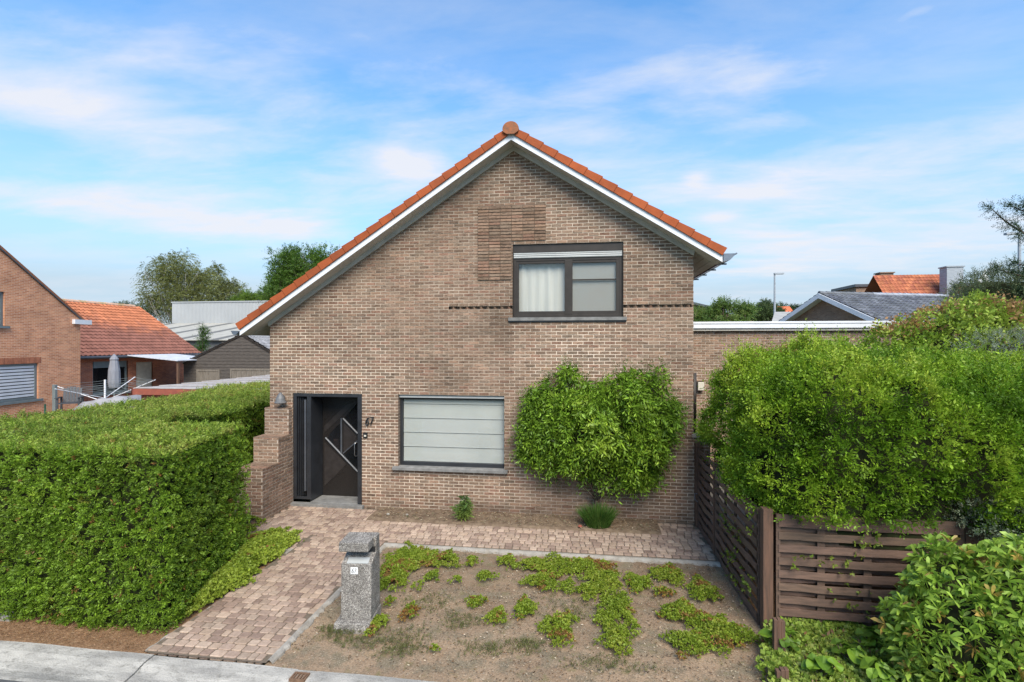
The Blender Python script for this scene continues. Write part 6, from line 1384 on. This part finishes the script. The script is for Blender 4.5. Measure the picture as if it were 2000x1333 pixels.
patch('sedum_patch', 'reddish green mat of ground cover right of the letterbox pillar', [(780, 1105, 34, 36), (825, 1096, 42, 18), (870, 1098, 26, 14), (770, 1140, 26, 18), (845, 1130, 12, 9), (925, 1100, 14, 8), (890, 1140, 10, 6), (815, 1150, 10, 7), (760, 1180, 10, 7)], .10, 301)
patch('sedum_patch', 'long green mat of ground cover spreading below the terrace edge', [(990, 1100, 18, 9), (950, 1130, 20, 7), (1040, 1108, 34, 11), (1095, 1110, 40, 18), (1060, 1140, 32, 15), (1150, 1112, 38, 17), (1180, 1140, 34, 24), (1150, 1160, 26, 12), (1110, 1150, 12, 12)], .08, 305)
patch('sedum_patch', 'tall yellow green mat reaching down the middle of the bare soil', [(1205, 1190, 30, 22), (1200, 1225, 32, 28), (1205, 1260, 30, 18), (1240, 1235, 8, 14)], .04, 309)
patch('sedum_bank', 'dense mound of ground cover between the hedge end and the path', [(495, 1085, 46, 38), (470, 1115, 40, 45), (500, 1070, 40, 25), (440, 1150, 30, 40)], .03, 313, 1.2, .16, 0, [(.17, .25, .025), (.26, .35, .04), (.35, .43, .06), (.40, .45, .09)], ll=.03, lw=.028)
patch('sedum_patch', 'small yellowish ground cover at the foot of the stepped wing wall', [(478, 1025, 26, 16), (490, 1012, 22, 14), (470, 1045, 20, 12)], .15, 317, 1.0, .10, 0)
# sparse grass and litter on the soil
def tufts(name, label, areas, n, cols, hgt, cat='grass'):
    V = []
    for (u, v, ru, rv) in areas: V.append(clump_pts(u, v, ru, rv, 1, -.015, .01, n=n))
    p = np.concatenate(V); k = len(p); tag(npmesh(name, *sprays(p, np.tile([0, 0, 1.], (k, 1))+rng.normal(size=(k, 3))*.5, hgt*.3, 4, hgt, .004, 30, lerp_cols(cols, rng.random(k)), .2, whorl=True), 'leaf'), label, cat, kind='stuff')
tufts('sparse_grass', 'thin sparse grass in the sandy soil', [(790, 1245, 60, 22), (780, 1270, 50, 18), (950, 1270, 60, 14), (1030, 1262, 40, 12), (660, 1235, 40, 10), (690, 1255, 60, 12), (840, 1180, 50, 20), (1120, 1190, 60, 25), (1190, 1300, 90, 14), (560, 1060, 16, 6), (900, 1215, 40, 18)], 260, [(.10, .13, .03), (.16, .17, .06), (.22, .20, .09)], .035)
q = np.stack([rng.uniform(-3.2, 2.0, 9000), rng.uniform(4.9, 8.0, 9000)], 1); p = np.c_[q, np.full(len(q), -.003)]; p = p[vnoise(p, 1.6, 2, 321) > .36]; k = len(p)
tag(npmesh('leaf_litter', *sprays(p, np.tile([0, 0, 1.], (k, 1)), .004, 1, .026, .010, 85, lerp_cols([(.10, .06, .04), (.30, .18, .10), (.62, .52, .40), (.06, .04, .03)], rng.random(k)), .2, whorl=True), 'leaf'), 'tiny dry leaf and twig litter scattered on the soil', 'leaf litter', kind='stuff')
q = np.stack([rng.uniform(-11, -4.7, 9000), rng.uniform(4.88, 5.7, 9000)], 1); p = np.c_[q, np.full(len(q), .012)]; k = len(p)
tag(npmesh('needle_litter', *sprays(p, np.tile([0, 0, 1.], (k, 1)), .004, 2, .028, .005, 84, lerp_cols([(.16, .075, .035), (.34, .19, .10), (.45, .30, .18)], rng.random(k)), .2, whorl=True), 'leaf'), 'reddish brown needle litter along the foot of the clipped hedge', 'leaf litter', kind='stuff')
q = np.stack([rng.uniform(-3.9, 1.3, 2200), rng.uniform(9.1, 9.7, 2200)], 1); p = np.c_[q, np.full(len(q), .062)]; k = len(p)
tag(npmesh('leaf_litter', *sprays(p, np.tile([0, 0, 1.], (k, 1)), .006, 1, .032, .010, 80, lerp_cols([(.09, .055, .04), (.28, .18, .10), (.50, .41, .30), (.10, .13, .05)], rng.random(k)), .2, whorl=True), 'leaf'), 'dry leaf and twig litter on the soil bed against the facade', 'leaf litter', kind='stuff')
# stones on the planting bed
for i, (u, v, s, lb) in enumerate(((758, 1007, .035, 'pale pebble at the left end of the bed under the window'), (795, 1008, .03, 'grey pebble beside the pale one under the window'), (1133, 1031, .04, 'reddish pebble left of the grassy clump'))):
    x, y = G(u, v, .05); m = MB(); m.lathe([(s*.6, -s*.4), (s, 0), (s*.8, s*.5), (s*.3, s*.7)], (x, y, .07), 7, squash=.7); tag(m.build('pebble', 'concrete_old' if i < 2 else 'red_board', smooth=False), lb, 'stone')

# ------------------------------------------------------------------ trees
def tree(name, label, base, zt, cs, n, cols, ll, seed, trunk_r=.2, droop=0., L=.5, nl=9, lw=.45, sub=140, barkm='bark', up=.2, fill=.5, ang=50, group=None):
    """crown of many separate leafy sprays gathered in small sub-clumps, so sky shows through"""
    t = thing(name, label, 'tree', group=group); bx, by = base; PP, DD, CC = [], [], []; lines = [([(bx, by, 0), (bx+.1, by, zt*.3), (bx, by, zt*.62)], trunk_r, trunk_r*.5)]
    vol = np.array([r[0]*r[1]*r[2] for _, r in cs])**(2/3); vol = vol/vol.sum()
    for (c, r), q in zip(cs, vol):
        c, r = np.array(c, float), np.array(r, float); ns = max(4, int(sub*q)); d = rand_dirs(ns); rad = rng.random(ns)**.38; sc = c+d*r*rad[:, None]
        for s_ in sc[::3]: lines.append((limb((bx, by, zt*.5*random.uniform(.5, 1)), tuple(s_), .12, 6), trunk_r*.22, .012*zt/6))
        per = int(n*q/ns); sr = r.mean()*.26
        for s_, rd_ in zip(sc, rad):
            k = max(3, int(per*random.uniform(.5, 1.5))); dd = rand_dirs(k); pp = s_+dd*sr*(rng.random((k, 1))**.6)*np.array([1, 1, .8 if not droop else 1.7])
            PP.append(pp); DD.append(dd*.8+np.array([0, 0, up])); tone = random.random()*.55+.25*(d[0][2]*0)+.3*rng.random(k); CC.append(lerp_cols(cols, tone))
    P_, D_, C_ = np.concatenate(PP), np.concatenate(DD), np.concatenate(CC)
    npmesh('crown', *sprays(P_, D_, L*(.6+.7*rng.random(len(P_))), nl, ll, ll*lw, ang, C_, .16, droop=droop), 'leaf', t); branches('trunk', lines, barkm, t); return t
def E(u, v, Y, ru, rv, ry=None):
    c = P(u, v, Y=Y); d = (c.y*math.cos(YAW)-c.x*math.sin(YAW))/1000; return (tuple(c), (ru*d, ry or ru*d*.8, rv*d))
YT = 62
tree('birch_tree', 'large drooping birch with grey green crown behind the warehouse', (P(345, 600, Y=YT).x, YT), 12.5, [E(345, 535, YT, 45, 38), E(310, 545, YT, 32, 36), E(385, 555, YT, 28, 38), E(295, 590, YT, 28, 16), E(350, 585, YT, 50, 30), E(400, 590, YT, 30, 26)], 5200, [(.13, .14, .045), (.20, .215, .065), (.28, .28, .09)], .20, 1, .35, droop=.75, L=1.1, nl=12, sub=210, barkm='birch_bark', ang=35)
tree('birch_tree', 'slender smaller birch right of the large drooping one', (P(424, 600, Y=YT+4).x, YT+4), 11, [E(420, 535, YT+4, 16, 22), E(424, 572, YT+4, 24, 28), E(452, 560, YT+4, 20, 20), E(466, 585, YT+4, 22, 18)], 1900, [(.12, .14, .05), (.19, .21, .07), (.27, .28, .09)], .2, 2, .25, droop=.75, L=1.0, nl=12, sub=90, barkm='birch_bark', ang=35)
tree('small_birch', 'low bushy tree at the far left behind the red roof', (P(262, 600, Y=YT+2).x, YT+2), 6, [E(262, 604, YT+2, 30, 8), E(240, 602, YT+2, 14, 7), E(300, 610, YT+2, 20, 14)], 900, [(.06, .09, .03), (.10, .135, .05)], .2, 3, .2, droop=.4, L=.8, sub=60)
YT2 = 36
tree('broadleaf_tree', 'dark green broadleaf tree rising behind the left roof slope', (P(600, 600, Y=YT2).x, YT2), 9.5, [E(560, 520, YT2, 34, 30), E(610, 520, YT2, 40, 30), E(640, 530, YT2, 34, 34), E(545, 555, YT2, 30, 22), E(585, 560, YT2, 46, 34), E(530, 575, YT2, 22, 14), E(570, 498, YT2, 16, 14)], 5200, [(.055, .105, .018), (.10, .19, .026), (.17, .28, .04)], .16, 4, .3, droop=.15, L=.55, nl=9, sub=230)
tree('pale_shrub_tree', 'yellow green bushy tree just above the corrugated warehouse wall', (P(510, 590, Y=54).x, 54.5), 7.5, [E(500, 584, 56, 34, 14), E(540, 578, 56, 30, 18), E(470, 590, 56, 16, 8)], 1800, [(.10, .17, .02), (.17, .25, .03)], .2, 5, .2, L=.6, sub=90)
tree('young_tree', 'small young tree in front of the lower warehouse roof', (P(394, 680, Y=33).x, 33), 4.6, [E(395, 660, 33, 12, 20), E(398, 645, 33, 9, 10), E(390, 690, 33, 14, 16)], 500, [(.05, .11, .02), (.09, .16, .03)], .11, 6, .06, L=.4, sub=40)
# right background trees and shrubs
tree('garden_tree', 'small leafy tree with shiny leaves above the flat roof beside the house corner', (P(1412, 610, Y=19).x, 19), 4.9, [E(1412, 606, 19, 22, 15), E(1380, 618, 19, 26, 14), E(1450, 612, 19, 22, 14), E(1415, 598, 19, 9, 10), E(1460, 604, 19, 12, 9), E(1400, 640, 19, 60, 20)], 2600, [(.045, .095, .02), (.09, .16, .03), (.17, .24, .05), (.24, .22, .10)], .09, 7, .08, L=.28, nl=8, sub=130)
tree('round_tree', 'distant rounded grey green tree left of the lamp post', (P(1490, 600, Y=60).x, 60), 7.2, [E(1488, 612, 60, 30, 20), E(1465, 622, 60, 26, 16), E(1510, 618, 60, 22, 18)], 2600, [(.06, .095, .035), (.09, .13, .045), (.12, .16, .06)], .22, 8, .2, L=.6, sub=90)
tree('distant_tree', 'small distant tree top behind the bright red hipped roof', (P(1535, 600, Y=85).x, 85), 8.5, [E(1525, 606, 85, 26, 8), E(1555, 610, 85, 20, 8)], 600, [(.05, .08, .03), (.08, .12, .04)], .3, 9, .2, L=.7, sub=30)
# ------------------------------------------------------------------ put every thing's empty at its own base
bpy.context.view_layer.update()
for t in THINGS:
    pts = []
    def walk(o):
        if o.type == 'MESH': 
            for c in o.bound_box: pts.append(o.matrix_world @ Vector(c))
        for ch in o.children: walk(ch)
    walk(t)
    if '_loc' in t: del t['_loc']
    if not pts: continue
    lo = Vector((min(p.x for p in pts), min(p.y for p in pts), min(p.z for p in pts))); hi = Vector((max(p.x for p in pts), max(p.y for p in pts), max(p.z for p in pts)))
    b = Vector(((lo.x+hi.x)/2, (lo.y+hi.y)/2, lo.z)); t.location = b
    for ch in t.children: ch.location = ch.location-b
